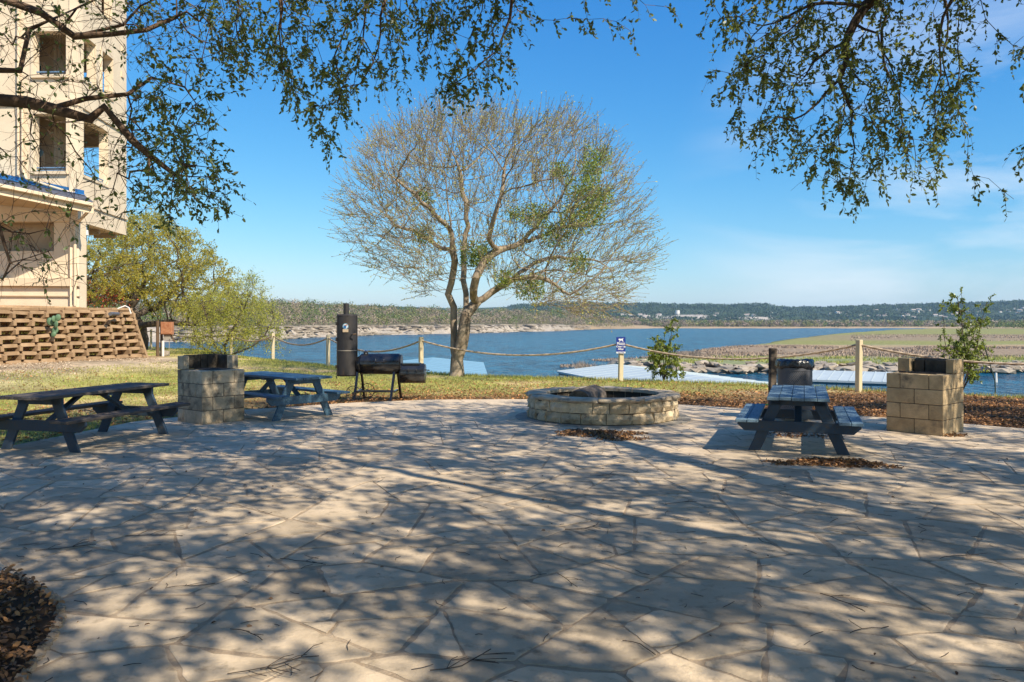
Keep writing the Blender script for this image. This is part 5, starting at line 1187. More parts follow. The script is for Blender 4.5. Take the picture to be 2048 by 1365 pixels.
# curved door: segment of a slightly bigger drum
def drum_patch(x, z0, z1, a0, a1, rr, n=20):
    vs_, fs = [], []
    for i in range(n + 1):
        a = a0 + (a1 - a0) * i / n
        for z in (z0, z1): vs_ += [(x + rr * math.sin(a), -rr * math.cos(a), z), (x + (rr - .012) * math.sin(a), -(rr - .012) * math.cos(a), z)]
    for i in range(n):
        b__ = i * 4; fs += [(b__, b__ + 4, b__ + 6, b__ + 2), (b__ + 2, b__ + 6, b__ + 7, b__ + 3), (b__, b__ + 1, b__ + 5, b__ + 4)]
    fs += [(0, 2, 3, 1), (n * 4, n * 4 + 1, n * 4 + 3, n * 4 + 2)]
    return MB().add(vs_, fs)
dr = drum_patch(xc, szz(750), szz(632), -.85, 1.25, .234).build('drum_door', M['old_metal'], sk)
MB().path([(xc + .240 * math.sin(a_), -.240 * math.cos(a_), z_) for a_, z_ in ((-.85, szz(750)), (-.85, szz(632)), (-.3, szz(632)), (.3, szz(632)), (1.25, szz(632)), (1.25, szz(750)))], .007, 5).build('door_seam', M['old_metal'], dr)
for py in (648, 679, 733): MB().box((xc - .195, -.15, szz(py)), (.05, .03, .07), (0, 0, -.8)).build('hinge', M['black_metal'], dr)
drum_patch(xc, szz(701.8), szz(700.5), -.85, 1.25, .24).build('weld_band', M['concrete'], dr)
MB().path([(xc + .15, -.18, szz(668.5)), (xc + .16, -.27, szz(668.5)), (xc + .21, -.28, szz(669))], .012, 8).build('door_latch', M['black_metal'], dr); MB().cyl((xc + .18, -.28, szz(669)), (xc + .25, -.28, szz(668)), .017, n=10).build('wooden_grip', M['pole_brown'], dr)
lx = xc + .015
st = MB().cyl((lx, -.233, szz(653)), (lx, -.246, szz(653)), .062, n=28).build('round_badge', M['dockblue'], sk)
MB().cyl((lx, -.246, szz(653)), (lx, -.249, szz(653)), .045, n=24).build('badge_ring', M['white'], st); MB().cyl((lx - .01, -.249, szz(654)), (lx - .01, -.252, szz(654)), .032, n=20).build('badge_disc', M['roofblue'], st); MB().add([(lx - .045, -.2525, szz(651)), (lx + .05, -.2525, szz(648.7)), (lx + .03, -.2525, szz(652))], [(0, 1, 2)]).build('badge_swoosh', M['rust'], st)
MB().box((lx, -.243, szz(661.5)), (.12, .012, .065)).build('name_plate', M['stucco_in'], sk)
MB().path([(xc - .21, -.08, szz(752)), (xc - .21, -.08, szz(757))], .012, 6).build('door_pin', M['black_metal'], sk)
MB().path([(xc + .22, -.03, szz(712)), (xc + .22, -.03, szz(700)), (xc + .26, -.03, szz(700)), (xc + .27, -.03, szz(709))], .008, 6).build('vent_lever', M['black_metal'], sk)
bz, br, y0_ = szz(729.3), .212, 0
x0, x1 = sxx(722), sxx(803)
bb = MB().cyl((x0, 0, bz), (x1, 0, bz), br, n=36).build('barrel', M['black_metal'], sk)
for p_ in bb.data.polygons:
    if len(p_.vertices) == 4: p_.use_smooth = True
MB().cyl((sxx(700), 0, bz), (x0, 0, bz), .05, br, n=36, caps=False).build('cone_end', M['black_metal'], sk, smooth=True)
for x in (x0, x1): MB().cyl((x - .006, 0, bz), (x + .006, 0, bz), br + .006, n=36).build('rim_band', M['black_metal'], sk)
def lid(x0, x1, zc_, rr, parent, a0=-.15, a1=1.25):
    vs_, fs = [], []; n = 14
    for i in range(n + 1):
        a = a0 + (a1 - a0) * i / n
        for x in (x0, x1): vs_ += [(x, -rr * math.cos(a), zc_ + rr * math.sin(a)), (x, -(rr - .012) * math.cos(a), zc_ + (rr - .012) * math.sin(a))]
    for i in range(n):
        b__ = i * 4; fs += [(b__, b__ + 2, b__ + 6, b__ + 4), (b__, b__ + 4, b__ + 5, b__ + 1), (b__ + 2, b__ + 3, b__ + 7, b__ + 6)]
    fs += [(0, 1, 3, 2), (n * 4, n * 4 + 2, n * 4 + 3, n * 4 + 1)]
    return MB().add(vs_, fs).build('lid', M['black_metal'], parent)
ld = lid(x0 + .02, x1 - .03, bz + .02, br + .012, sk, .02, 1.35)
MB().box(((x0 + x1) / 2 + .01, -br - .012, bz + .015), (x1 - x0 - .04, .03, .014)).build('lid_lip', M['black_metal'], ld)
for x in (sxx(755), sxx(771)): MB().add([(x - .012, -br - .01, bz + .03), (x + .012, -br - .01, bz + .03), (x, -br - .02, bz + .13), (x, -br - .09, bz + .05)], [(0, 1, 3), (0, 3, 2), (1, 2, 3), (0, 2, 1)]).build('handle_bracket', M['black_metal'], ld)
MB().cyl((sxx(753), -br - .075, bz + .075), (sxx(773), -br - .075, bz + .075), .013, n=8).build('lid_handle', M['black_metal'], ld)
f = MB().cyl((sxx(733), -.06, bz + br), (sxx(733), -.07, bz + br + .05), .018, n=10).build('thermometer', M['chrome'], sk); MB().cyl((sxx(733), -.085, bz + br + .045), (sxx(733), -.06, bz + br + .065), .055, .05, n=20).build('thermometer_dial', M['chrome'], f)
MB().path([(sxx(757.5), 0, bz + br), (sxx(757.5), 0, bz + br + .04)], .008).build('stud', M['black_metal'], sk)
fz, fr = szz(747.7), .205; fx0, fx1 = sxx(801), sxx(851)
fb = MB().cyl((fx0, .0, fz), (fx1, .0, fz), fr, n=34).build('firebox', M['black_metal'], sk)
for p_ in fb.data.polygons:
    if len(p_.vertices) == 4: p_.use_smooth = True
l2 = lid(fx0 + .03, fx1 - .02, fz + .02, fr + .011, sk, .02, 1.3)
MB().box(((fx0 + fx1) / 2 + .02, -fr - .012, fz + .005), (fx1 - fx0 + .02, .035, .014)).build('lid_lip', M['black_metal'], l2)
for x in (sxx(819), sxx(835)): MB().add([(x - .012, -fr - .01, fz + .03), (x + .012, -fr - .01, fz + .03), (x, -fr - .02, fz + .13), (x, -fr - .09, fz + .05)], [(0, 1, 3), (0, 3, 2), (1, 2, 3), (0, 2, 1)]).build('handle_bracket', M['black_metal'], l2)
MB().box(((fx0 + fx1) / 2 - .03, 0, fz + fr + .012), (fx1 - fx0 - .16, .3, .03)).build('top_plate', M['black_metal'], sk)
MB().path([(fx1, -.03, fz + .08), (fx1 + .08, -.03, fz + .08), (fx1 + .08, .05, fz + .06), (fx1, .05, fz + .08)], .008).build('side_handle', M['black_metal'], sk)
# stand
for (px, dxa) in ((719, .03), (792, .05)):
    x = sxx(px); fr_ = MB()
    fr_.beam((x - .02, -.12, bz - br + .05), (x - .02 - dxa, -.30, .0 if px > 750 else .03), .045, .045); f = fr_.build('stand_leg', M['black_metal'], sk)
    MB().beam((x + .02, .12, bz - br + .05), (x + .02 + dxa, .30, .0), .045, .045).build('stand_leg', M['black_metal'], sk)
    MB().beam((x, -.24, szz(782)), (x, .24, szz(782)), .04, .04).build('cross_bar', M['black_metal'], sk)
MB().beam((sxx(719), -.02, szz(782)), (sxx(792), -.02, szz(782)), .035, .03).build('stretcher_bar', M['old_metal'], sk)
MB().beam((sxx(719), -.24, szz(782) + .01), (sxx(795), -.24, szz(782)), .03, .03).build('stretcher_bar', M['old_metal'], sk)
for y, px in ((-.34, 713), (.34, 729)):
    cx_, cz_ = sxx(px), .165; wv_ = MB(); n = 28
    wv_.path([(cx_ + .155 * math.cos(i * 2 * math.pi / n), y, cz_ + .155 * math.sin(i * 2 * math.pi / n)) for i in range(n + 1)], .009, 6); w_o = wv_.build('wheel_rim', M['old_metal'], sk)
    for i in range(6): a = i * math.pi / 3 + .3; MB().cyl((cx_, y, cz_), (cx_ + .155 * math.cos(a), y, cz_ + .155 * math.sin(a)), .006, n=5).build('spoke', M['old_metal'], w_o)
    MB().cyl((cx_, y - .04, cz_), (cx_, y + .04, cz_), .028, n=10).build('hub', M['old_metal'], w_o)
MB().cyl((sxx(713), -.34, .165), (sxx(729), .34, .165), .014, n=8).build('axle', M['old_metal'], sk)

# ------------------------------------------------------------------ waste bin
bx, by = 4.86, 13.75
MB().box((bx + .2, by + .75, .0), (1.5, 1.1, .05)).build('concrete_pad', M['concrete']); tag(bpy.data.objects['concrete_pad'], 'small concrete pad in the leaf litter behind the waste bin', 'slab')
bn = empty('waste_bin', (bx, by, 0.02), label='round perforated charcoal waste bin with a black bag folded over its rim', cat='waste bin')
rb = .285
n, m_ = 54, 26; vs_, fs = [], []      # expanded-metal basket: diagonal lattice with depth
lat = MB()
for k in range(n):
    for sgn in (-1, 1):
        pts = []
        for i in range(15):
            z = .10 + .75 * i / 14; a = 2 * math.pi * k / n + sgn * i * .14; pts.append(Vector((rb * math.cos(a), rb * math.sin(a), z)))
        for a_, b__ in zip(pts[:-1], pts[1:]):
            d = (b__ - a_).normalized(); nrm_ = Vector((a_.x, a_.y, 0)).normalized(); s_ = d.cross(nrm_) * .0085
            lat.add([a_ - s_, a_ + s_, b__ + s_, b__ - s_, (a_ - s_) * 1 + nrm_ * -.006, (a_ + s_) - nrm_ * .006, (b__ + s_) - nrm_ * .006, (b__ - s_) - nrm_ * .006], [(0, 1, 2, 3), (4, 7, 6, 5), (0, 3, 7, 4), (1, 5, 6, 2)])
lat.build('perforated_basket', M['can'], bn, kind='stuff')
MB().cyl((0, 0, .08), (0, 0, .12), rb + .008, n=40).build('base_ring', M['can'], bn); MB().cyl((0, 0, .835), (0, 0, .885), rb + .008, n=40, caps=False).build('top_ring', M['can'], bn, smooth=True)
MB().cyl((0, 0, .16), (0, 0, .85), rb - .045, n=32).build('inner_bag', M['bag'], bn, smooth=True)
for i in range(4): a = i * math.pi / 2 + .4; MB().box((rb * .9 * math.cos(a), rb * .9 * math.sin(a), .045), (.05, .05, .09)).build('foot', M['can'], bn)
vs_, fs = [], []; n = 64; rc2 = random.Random(8); prof = [(.875, .00), (.885, .022), (.92, .026), (.96, .020), (1.0, .015), (1.02, .0), (1.01, -.03), (.95, -.06), (.86, -.09)]
ph = [rc2.uniform(0, 6.28) for _ in range(5)]
for j, (z, o_r) in enumerate(prof):
    for i in range(n):
        a = 2 * math.pi * i / n; wr = .009 * math.sin(7 * a + ph[0] + j * .3) + .007 * math.sin(13 * a + ph[1] - j * .6) + .005 * math.sin(23 * a + ph[2] + j); vs_.append(((rb + o_r + wr) * math.cos(a), (rb + o_r + wr) * math.sin(a), z + .02 * math.sin(3 * a + 1) * (1 if j < 2 else .4) + rc2.gauss(0, .003)))
for j in range(len(prof) - 1):
    for i in range(n): fs.append((j * n + i, j * n + (i + 1) % n, (j + 1) * n + (i + 1) % n, (j + 1) * n + i))
MB().add(vs_, fs).build('bin_liner', M['bag'], bn, smooth=True)
for (px, py, lab) in ((1512, 813, 'loop of green hose on the leaves behind the blue picnic table'), ):
    q = G(px, py); pts = [q + Vector((i * .035 - .2, .05 * math.sin(i * .9), .03 + .015 * math.sin(i * 1.7))) for i in range(22)]; o = MB().path(pts, .012, 6).build('garden_hose', M['hose']); tag(o, lab, 'hose')

# ------------------------------------------------------------------ leaf litter, soil bed, grass, twigs
bedp = [(-6.5, 3.0), (-6.5, 5.9), (-4.2, 5.55)] + [tuple(G(*q_)[:2]) for q_ in ((0, 1150), (35, 1158), (62, 1170), (88, 1184), (110, 1200), (120, 1218), (121, 1240), (113, 1262), (95, 1292), (70, 1322), (42, 1362), (10, 1420))] + [(-2.0, 2.8), (-3, 1.5)]
mb = MB().prism(bedp[::-1] if area(bedp) > 0 else bedp, -.05, .006); bed = mb.build('planting_bed', M['darksoil']); tag(bed, kind='structure')
edge = MB()
for a, b__ in zip(bedp[2:-1], bedp[3:]):
    l = math.dist(a, b__); k = int(l / .03)
    for i in range(k): t_ = i / k; edge.box((a[0] + (b__[0] - a[0]) * t_ + rc.gauss(0, .006), a[1] + (b__[1] - a[1]) * t_ + rc.gauss(0, .006), .008), (.04 * rc.uniform(.6, 1.3), .035, .022 * rc.uniform(.6, 1.4)), (rc.gauss(0, .3), rc.gauss(0, .3), rc.uniform(0, 3)))
edge.build('crumbling_bed_edge', M['mortar'], bed, kind='stuff')
def inpoly(pts, poly):
    x, y = pts[:, 0], pts[:, 1]; c = np.zeros(len(pts), bool); n = len(poly)
    for i in range(n):
        x1_, y1_ = poly[i]; x2_, y2_ = poly[(i + 1) % n]
        k = ((y1_ > y) != (y2_ > y)) & (x < (x2_ - x1_) * (y - y1_) / (y2_ - y1_ + 1e-12) + x1_); c ^= k
    return c
p_ = rng.uniform((-4.6, 2.5), (-1.9, 6.0), (11000, 2)); p_ = p_[inpoly(p_, bedp)]
k = sn(p_[:, 0], p_[:, 1], .25, 2) + rng.normal(0, .35, len(p_)) > -.5
tag(ground_leaves('bed_leaves', p_[k], M['dry_leaf2'], .03, .055, .035, z=.01, flat=.5), 'dry brown oak leaves filling the planting bed at the lower left', kind='stuff')
k2 = (rng.uniform(size=len(p_)) < .30); o = ground_leaves('bright_bed_leaves', p_[k2], M['dry_leaf'], .03, .055, .045, z=.012, flat=.5); tag(o, 'orange dry leaves scattered on the planting bed', kind='stuff')
def pile(name, cx, cy, rx, ry, n, label, rz=0):
    a = rng.uniform(0, 2 * np.pi, n); r_ = np.sqrt(rng.uniform(0, 1, n)); e = 1 + .22 * np.sin(3 * a + cx) + .15 * np.sin(7 * a)
    x, y = rx * r_ * e * np.cos(a), ry * r_ * e * np.sin(a); z = .05 * (1 - r_) * rng.uniform(.2, 1, n) + .006
    xr, yr = cx + x * math.cos(rz) - y * math.sin(rz), cy + x * math.sin(rz) + y * math.cos(rz)
    P = np.column_stack([xr, yr, z]); b_ = rng.uniform(0, 6.28, n); D = unit(np.column_stack([np.cos(b_), np.sin(b_), rng.normal(0, .45, n)])); Nn = np.tile([0, 0, 1.], (n, 1)) + rng.normal(size=(n, 3)) * .5
    t = empty(name, (0, 0, 0), label=label, cat='leaves', group='swept leaf piles on the patio'); k = rng.uniform(size=n) < .5
    leaf_mesh('bright_leaves', P[k], D[k], rng.uniform(.03, .055, k.sum()), .5, M['dry_leaf'], t, cup=.15, Nrm=Nn[k])['kind'] = 'stuff'; leaf_mesh('dark_leaves', P[~k], D[~k], rng.uniform(.03, .055, (~k).sum()), .5, M['dry_leaf2'], t, cup=.15, Nrm=Nn[~k])['kind'] = 'stuff'
q = G(1190, 868); pile('leaf_pile', q.x, q.y, .62, .34, 1500, 'pile of dry leaves against the front of the fire pit', -.1)
q = G(1225, 878); pile('leaf_pile', q.x + .1, q.y - .02, .35, .2, 400, 'thin tail of dry leaves trailing right from the fire pit pile', -.1)
q = G(1665, 928); pile('leaf_pile', q.x, q.y, .68, .27, 1500, 'pile of dry leaves on the paving in front of the right picnic table', -.12)
q = G(1905, 872); pile('leaf_pile', q.x, q.y - .05, .2, .08, 120, 'small heap of dry leaves at the foot of the right stone grill', .3)
q = G(1600, 868); pile('leaf_pile', q.x, q.y, .5, .5, 500, 'orange dry leaves lying under the right picnic table', .3)
# litter on the lawn near the patio
outl = np.array(OUT)
def lawn_pts(n, ylo, yhi, xl=-1, xr=1):
    y = rng.uniform(ylo, yhi, n); x = rng.uniform(xl, xr, n) * (y * .68 + 1); return np.column_stack([x, y])
p_ = lawn_pts(260000, 10.2, 24); p_ = p_[~inpoly(p_, OUT)]
pxx = 1024 + F * p_[:, 0] / p_[:, 1]
dist_ = p_[:, 1] - (17.4 - .3 * np.maximum(np.abs(p_[:, 0]) - 2.5, 0))
dens = np.exp(-np.clip(dist_, 0, None) / 1.6) * 1.5 + .13; dens = np.where(p_[:, 0] > 3.5, np.maximum(dens, .72 * (1 - sst(18.5, 20.8, p_[:, 1] + .7 * sn(p_[:, 0], p_[:, 1], .8, 3)))), dens); dens = np.where(p_[:, 0] < -5, np.where(p_[:, 1] < 16, .35, .12), dens)
dens *= np.clip(.75 + .5 * sn(p_[:, 0], p_[:, 1], .5, 4), .1, 1.2)
k = rng.uniform(size=len(p_)) < dens * .62; p2 = p_[k]
h_ = rng.uniform(size=len(p2)) < .55
tag(ground_leaves('leaf_litter', p2[h_], M['dry_leaf'], .04, .075, .045), 'fallen orange brown leaves spread over the grass edge', kind='stuff')
tag(ground_leaves('dark_leaf_litter', p2[~h_], M['dry_leaf2'], .035, .065, .03), 'dark fallen leaves spread over the shaded earth', kind='stuff')
# wood chips below the retaining wall
t_ = rng.uniform(0, 11.5, 7000); s_ = rng.uniform(-5.0, -.3, 7000) * rng.uniform(.2, 1, 7000)
wd_ = (WB - WA) / np.linalg.norm(WB - WA); nr_ = np.array((-wd_[1], wd_[0])); p_ = WA + wd_ * t_[:, None] + nr_ * s_[:, None]
p_ = p_[sn(p_[:, 0], p_[:, 1], .7, 6) > -.15]
tag(ground_leaves('wood_chips', p_, M['chip'], .03, .065, .015, flat=.3), 'pale chips and dead leaves on the bank below the retaining wall', kind='stuff')
# stray single leaves on the paving
p_ = np.column_stack([rng.uniform(-6, 8, 420), rng.uniform(3.5, 16, 420)]); p_ = p_[inpoly(p_, OUT)]
tag(ground_leaves('stray_leaves', p_, M['dry_leaf2'], .02, .04, .006, z=.004), 'tiny stray leaves and crumbs dotted over the paving', kind='stuff')
# grass blades
def grass(n, ylo, yhi, hmin, hmax, seed, w=.006):
    y = ylo + (yhi - ylo) * rng.uniform(0, 1, n) ** 1.3; x = rng.uniform(-1, 1, n) * (y * .68 + 1); p_ = np.column_stack([x, y])
    k = ~inpoly(p_, OUT) & (y < np.interp(x, EX, EY) + .2); s_ = sn(x, y, 1.1, 1) * .6 + sn(x, y, 4.5, 3) * .5; k &= rng.uniform(size=n) < np.clip(.75 - s_ * 1.1, .08, 1)
    lit = (x > 3.5) & (y < 20.2); k &= ~(lit & (rng.uniform(size=n) < .93)); k &= ~((y < 18.9) & (x > -6) & (rng.uniform(size=n) < .85))
    sw = (x - WA[0]) * nr_[0] + (y - WA[1]) * nr_[1]; k &= (sw < -2.2) | (y > 33)
    p_ = p_[k]; n = len(p_); z = terrain(p_[:, 0], p_[:, 1]); P = np.column_stack([p_, z]); a = rng.uniform(0, 6.28, n)
    hgt = rng.uniform(hmin, hmax, n)[:, None]; sd = np.column_stack([np.cos(a), np.sin(a), np.zeros(n)]); ww = (w * (P[:, 1] / 14))[:, None]
    tip = P + np.column_stack([rng.normal(0, .35, n), rng.normal(0, .35, n), np.ones(n)]) * hgt
    V = np.stack([P - sd * ww, P + sd * ww, tip], 1).reshape(-1, 3); return mesh_np('grass', V, np.arange(n * 3).reshape(n, 3), M['grass'])
tag(grass(150000, 10.2, 33, .025, .07, 1), 'short patchy lawn grass between the patio and the lake edge', kind='stuff')
tag(grass(42000, 30, 60, .04, .10, 2, .007), 'greener lawn grass at the far left of the rope fence', kind='stuff')
# taller grass fringe at the lawn edge
n = 16000; x = rng.uniform(-22, 14, n); y = np.interp(x, EX, EY) - np.abs(rng.normal(0, .45, n)); z = terrain(x, y); P = np.column_stack([x, y, z]); a = rng.uniform(0, 6.28, n); sd = np.column_stack([np.cos(a), np.sin(a), np.zeros(n)]) * (.008 * y / 20)[:, None]
tip = P + np.column_stack([rng.normal(0, .3, n), rng.normal(0, .3, n), np.ones(n)]) * (rng.uniform(.05, .15, n))[:, None]
o = mesh_np('edge_grass', np.stack([P - sd, P + sd, tip], 1).reshape(-1, 3), np.arange(n * 3).reshape(n, 3), M['grass']); tag(o, 'ragged green grass fringe along the lip of the bluff', kind='stuff')
# twigs
def twig(cx, cy, L_, rz, kids, name='fallen_twig', m=M['bark'], r_=.0026):
    mb = MB(); pts = [Vector((0, 0, .006))]; a = 0
    for i in range(5): a += rc.gauss(0, .28); pts.append(pts[-1] + Vector((math.cos(a), math.sin(a), rc.gauss(0, .03))) * L_ / 5)
    for p in pts: p.z = max(p.z, .005)
    mb.path(pts, r_, 5)
    for _ in range(kids):
        i = rc.randrange(1, 5); b__ = rc.uniform(.4, 1.2) * rc.choice((-1, 1)); q = pts[i] + Vector((math.cos(b__), math.sin(b__), .12)) * L_ * rc.uniform(.15, .35); q2 = q + Vector((math.cos(b__ * .6), math.sin(b__ * .6), -.02)) * L_ * .12; mb.path([pts[i], q, q2], r_ * .7, 4)
    o = mb.build(name, m); o.location = (cx, cy, .004); o.rotation_euler = (0, 0, rz); return o
big = [(455, 1352, .45, .1, 7, 'tangle of bare twigs at the bottom edge of the paving'), (860, 1345, .40, .3, 8, 'branched bare twig lying at the bottom centre of the paving'), (460, 1262, .28, .15, 2, 'forked twig on the sunlit slab right of the planting bed'), (1130, 1062, .42, -.1, 5, 'knotted twig cluster on the paving below the fire pit'), (70, 1105, .40, .3, 4, 'branched twig near the left edge of the paving'),
       (1180, 952, .30, .2, 5, 'small leafy twig clump on the paving in front of the leaf pile'), (250, 1075, .45, .4, 3, 'long thin twig on the left of the paving'), (1245, 1285, .25, -.5, 0, 'single curved twig on the lower right paving'), (1640, 1190, .35, -.4, 3, 'forked twig on the right of the paving'), (1115, 1150, .26, -.9, 3, 'three pronged twig in a sunlit patch at centre right'),
       (560, 1120, .35, .1, 1, 'curved twig beside a wide joint left of centre'), (1330, 1010, .3, .2, 2, 'thin twig on the paving beyond the centre'), (1880, 1120, .35, .6, 3, 'branched twig near the right edge of the paving'), (1760, 1010, .3, -.2, 2, 'thin twig below the right leaf pile'), (1700, 1270, .28, .8, 1, 'short dark twig near the lower right corner'), (330, 1180, .3, .9, 1, 'straight twig crossing a slab on the lower left')]
for px, py, l, a, k, lab in big: q = G(px, py); tag(twig(q.x, q.y, l, a, k), lab, 'twig')
mb_pts = MB()
for i in range(330):
    y = rc.uniform(3.6, 14) ; x = rc.uniform(-.66, .66) * y
    if not inpoly(np.array([[x, y]]), OUT)[0] or inpoly(np.array([[x, y]]), bedp)[0]: continue
    a = rc.uniform(0, 3.14); l = rc.uniform(.03, .16); p0 = Vector((x, y, .006)); p1 = p0 + Vector((math.cos(a), math.sin(a), 0)) * l * .5; a += rc.gauss(0, .5); p2 = p1 + Vector((math.cos(a), math.sin(a), rc.uniform(0, .1))) * l * .5; mb_pts.path([p0, p1, p2], .0019, 4)
o = mb_pts.build('twig_bits', M['bark']); tag(o, 'countless tiny broken twigs strewn over the flagstones', kind='stuff')

# ------------------------------------------------------------------ boat docks
def dock(cx, cy, rz, L_, W, zr, ze, label, m, posts_=True, hip=False):
    t = empty('boat_dock', (cx, cy, LAKE), rz, label=label, cat='boat dock', group='covered boat docks floating below the lawn'); zr -= LAKE; ze -= LAKE
    w, l = W / 2, L_ / 2; rows = 12
    f = MB().add([(-w, -l, ze), (0, -l, zr), (w, -l, ze), (-w, l, ze), (0, l, zr), (w, l, ze), (-w, -l, ze - .25), (0, -l, zr - .25), (w, -l, ze - .25), (-w, l, ze - .25), (0, l, zr - .25), (w, l, ze - .25)],
                 [(0, 1, 4, 3), (1, 2, 5, 4), (6, 9, 10, 7), (7, 10, 11, 8), (0, 3, 9, 6), (2, 8, 11, 5), (0, 6, 7, 1), (1, 7, 8, 2), (3, 4, 10, 9), (4, 5, 11, 10)]).build('roof', m, t)
    mb = MB()
    for k in range(rows + 1):
        y = -l + L_ * k / rows
        for s_ in (-1, 1): mb.beam((s_ * w, y, ze + .03), (0, y, zr + .03), .10, .05)
    mb.build('roof_ribs', m, f)
    for k in range(int(L_ / 3.2) + 1):
        y = -l + .3 + (L_ - .6) * k / int(L_ / 3.2)
        for s_ in (-1, 1): MB().box((s_ * (w - .3), y, ze / 2), (.14, .14, ze)).build('post', M['dockframe'], t)
    for s_ in (-1, 1): MB().box((s_ * (w - .3), 0, ze - .45), (.12, L_ - .4, .3)).build('eave_beam', M['dockframe'], t)
    MB().box((0, -l + .3, ze - .4), (W - .5, .12, .3)).build('end_beam', M['dockframe'], t); MB().box((0, 0, .35), (W, L_, .3)).build('deck', M['deck'], t)
    for k in range(int(W / 2.2)): MB().box((-w + 1 + k * 2.2, -l + .3, ze / 2), (.10, .10, ze)).build('rail_post', M['dockframe'], t)
    return t
dock(17 + .25 * 20, 133 - .97 * 20, R(-14.5) * -1 if False else R(14.5), 40, 20, -5.3, -6.3, 'long white roofed boat dock behind the sign post', M['dockroof'])
dock(-16.6 + 2.5, 158 - 29, R(3), 58, 20, -5.3, -6.3, 'light blue roofed boat dock behind the trunk of the bare tree', M['dockblue'])
dock(48.2, 112.5, R(62), 16, 17, -5.2, -6.0, 'pale blue roofed dock with teal posts between the waste bin and the right grill', M['dockroof'])
dock(-46.5, 150, R(10), 26, 9, -7.3, -7.9, 'small light blue dock roof at the left below the fence posts', M['dockblue'])
dock(-70.0, 150, R(-4), 22, 8, -7.3, -7.9, 'low light blue dock roof seen just under the yellow shrub', M['dockblue'])
# buoys and mooring pole
o = MB().cyl((-33.0, 150, LAKE), (-33.0, 150, LAKE + 1.4), .12, n=8).build('mooring_pole', M['pole_brown']); tag(o, 'thin brown pole standing in the lake left of the smoker', 'pole')
o = MB().cyl((Q(1992, 740, 160).x, 160, LAKE), (Q(1992, 740, 160).x, 160, LAKE + 1.9), .28, .2, n=8).build('white_buoy', M['house_w']); tag(o, 'small white buoy in the inlet at the right edge', 'buoy')
o = MB().cyl((Q(470, 702, 120).x, 120, LAKE), (Q(470, 702, 120).x, 120, LAKE + .6), .3, .2, n=8).build('pink_buoy', M['pink']); tag(o, 'small pink buoy on the water behind the left fence posts', 'buoy')

# ------------------------------------------------------------------ far shore: rocks, brush, woods, houses
r3 = np.random.default_rng(77)
RM = [rock_mesh(s, 1.0, .8, .55) for s in range(8)]
for i in range(296):
    px = r3.uniform(1235, 2120); Yn = float(np.interp(px, [1100, 1270, 1350, 1500, 2048, 3000], [260, 206, 190, 187, 190, 190])) * (1 + .012 * math.sin(px / 17) + .008 * math.sin(px / 7))
    row = r3.uniform(); Y = Yn - .5 + row * 9; sc_ = r3.uniform(2.2, 5.0) * (1 - .35 * row)
    o = bpy.data.objects.new('boulder', RM[i % 8]); col.objects.link(o); o.location = ((px - 1024) / F * Y, Y, LAKE + .4 + row * 1.7); o.scale = (sc_ * r3.uniform(.8, 1.6), sc_, sc_ * r3.uniform(.5, .9)); o.rotation_euler = (r3.normal(0, .12), r3.normal(0, .12), r3.uniform(0, 6.28))
    tag(o, 'pale limestone boulder in the rocky bank across the inlet', 'boulder', 'boulders along the inlet bank')
# ledges along the left shore, one rocky mass
lb = []; lf = []; off = 0
for i in range(620):
    px = r3.uniform(330, 1180); Ys_ = float(np.interp(px, [340, 560, 700, 900, 1100, 1200], [480, 549, 700, 835, 1067, 1371])); Ys_ *= (1 + .018 * math.sin(px / 23) + .012 * math.sin(px / 9.1 + 1)); row = r3.uniform(0, 1) ** .8
    Y = Ys_ + 2 + row * 42; x = (px - 1024) / F * Y; z = float(terrain(x, Y)) + .4; me = RM[i % 8]; n = len(me.vertices); co = np.empty(n * 3); me.vertices.foreach_get('co', co); co = co.reshape(-1, 3)
    a = r3.normal(0, .35); s_ = r3.uniform(4, 16); co = co * np.array([s_, s_ * .5, r3.uniform(2.0, 4.5)]); co = np.column_stack([co[:, 0] * math.cos(a) - co[:, 1] * math.sin(a), co[:, 0] * math.sin(a) + co[:, 1] * math.cos(a), co[:, 2]]) + np.array([x, Y, z])
    lb.append(co); lf.append(np.array([list(p.vertices) for p in me.polygons]) + off); off += n
tag(mesh_np('rock_ledges', np.concatenate(lb), np.concatenate(lf), M['rock']), 'broken pale rock ledges along the far left shoreline', kind='stuff')
def clumps(name, specs, m, label, per=46, leafw=.8, kind='stuff'):
    """specs: (x,y,z,rx,rz,leaf)"""
    P, Dd, S = [], [], []
    for (x, y, z, rx, rz_, lf_) in specs:
        v = unit(r3.normal(size=(per, 3))); v[:, 2] = np.abs(v[:, 2]) * 1.2 - .25; v *= r3.uniform(.55, 1.05, (per, 1)); P.append(np.array([x, y, z + rz_ * .45]) + v * np.array([rx, rx, rz_ * .8])); Dd.append(unit(r3.normal(size=(per, 3)))); S.append(np.full(per, lf_) * r3.uniform(.6, 1.4, per))
    o = leaf_mesh(name, np.concatenate(P), np.concatenate(Dd), np.concatenate(S), leafw, m, hexa=False); return tag(o, label, kind=kind)
sp = {'g': [], 'o': [], 'b': []}
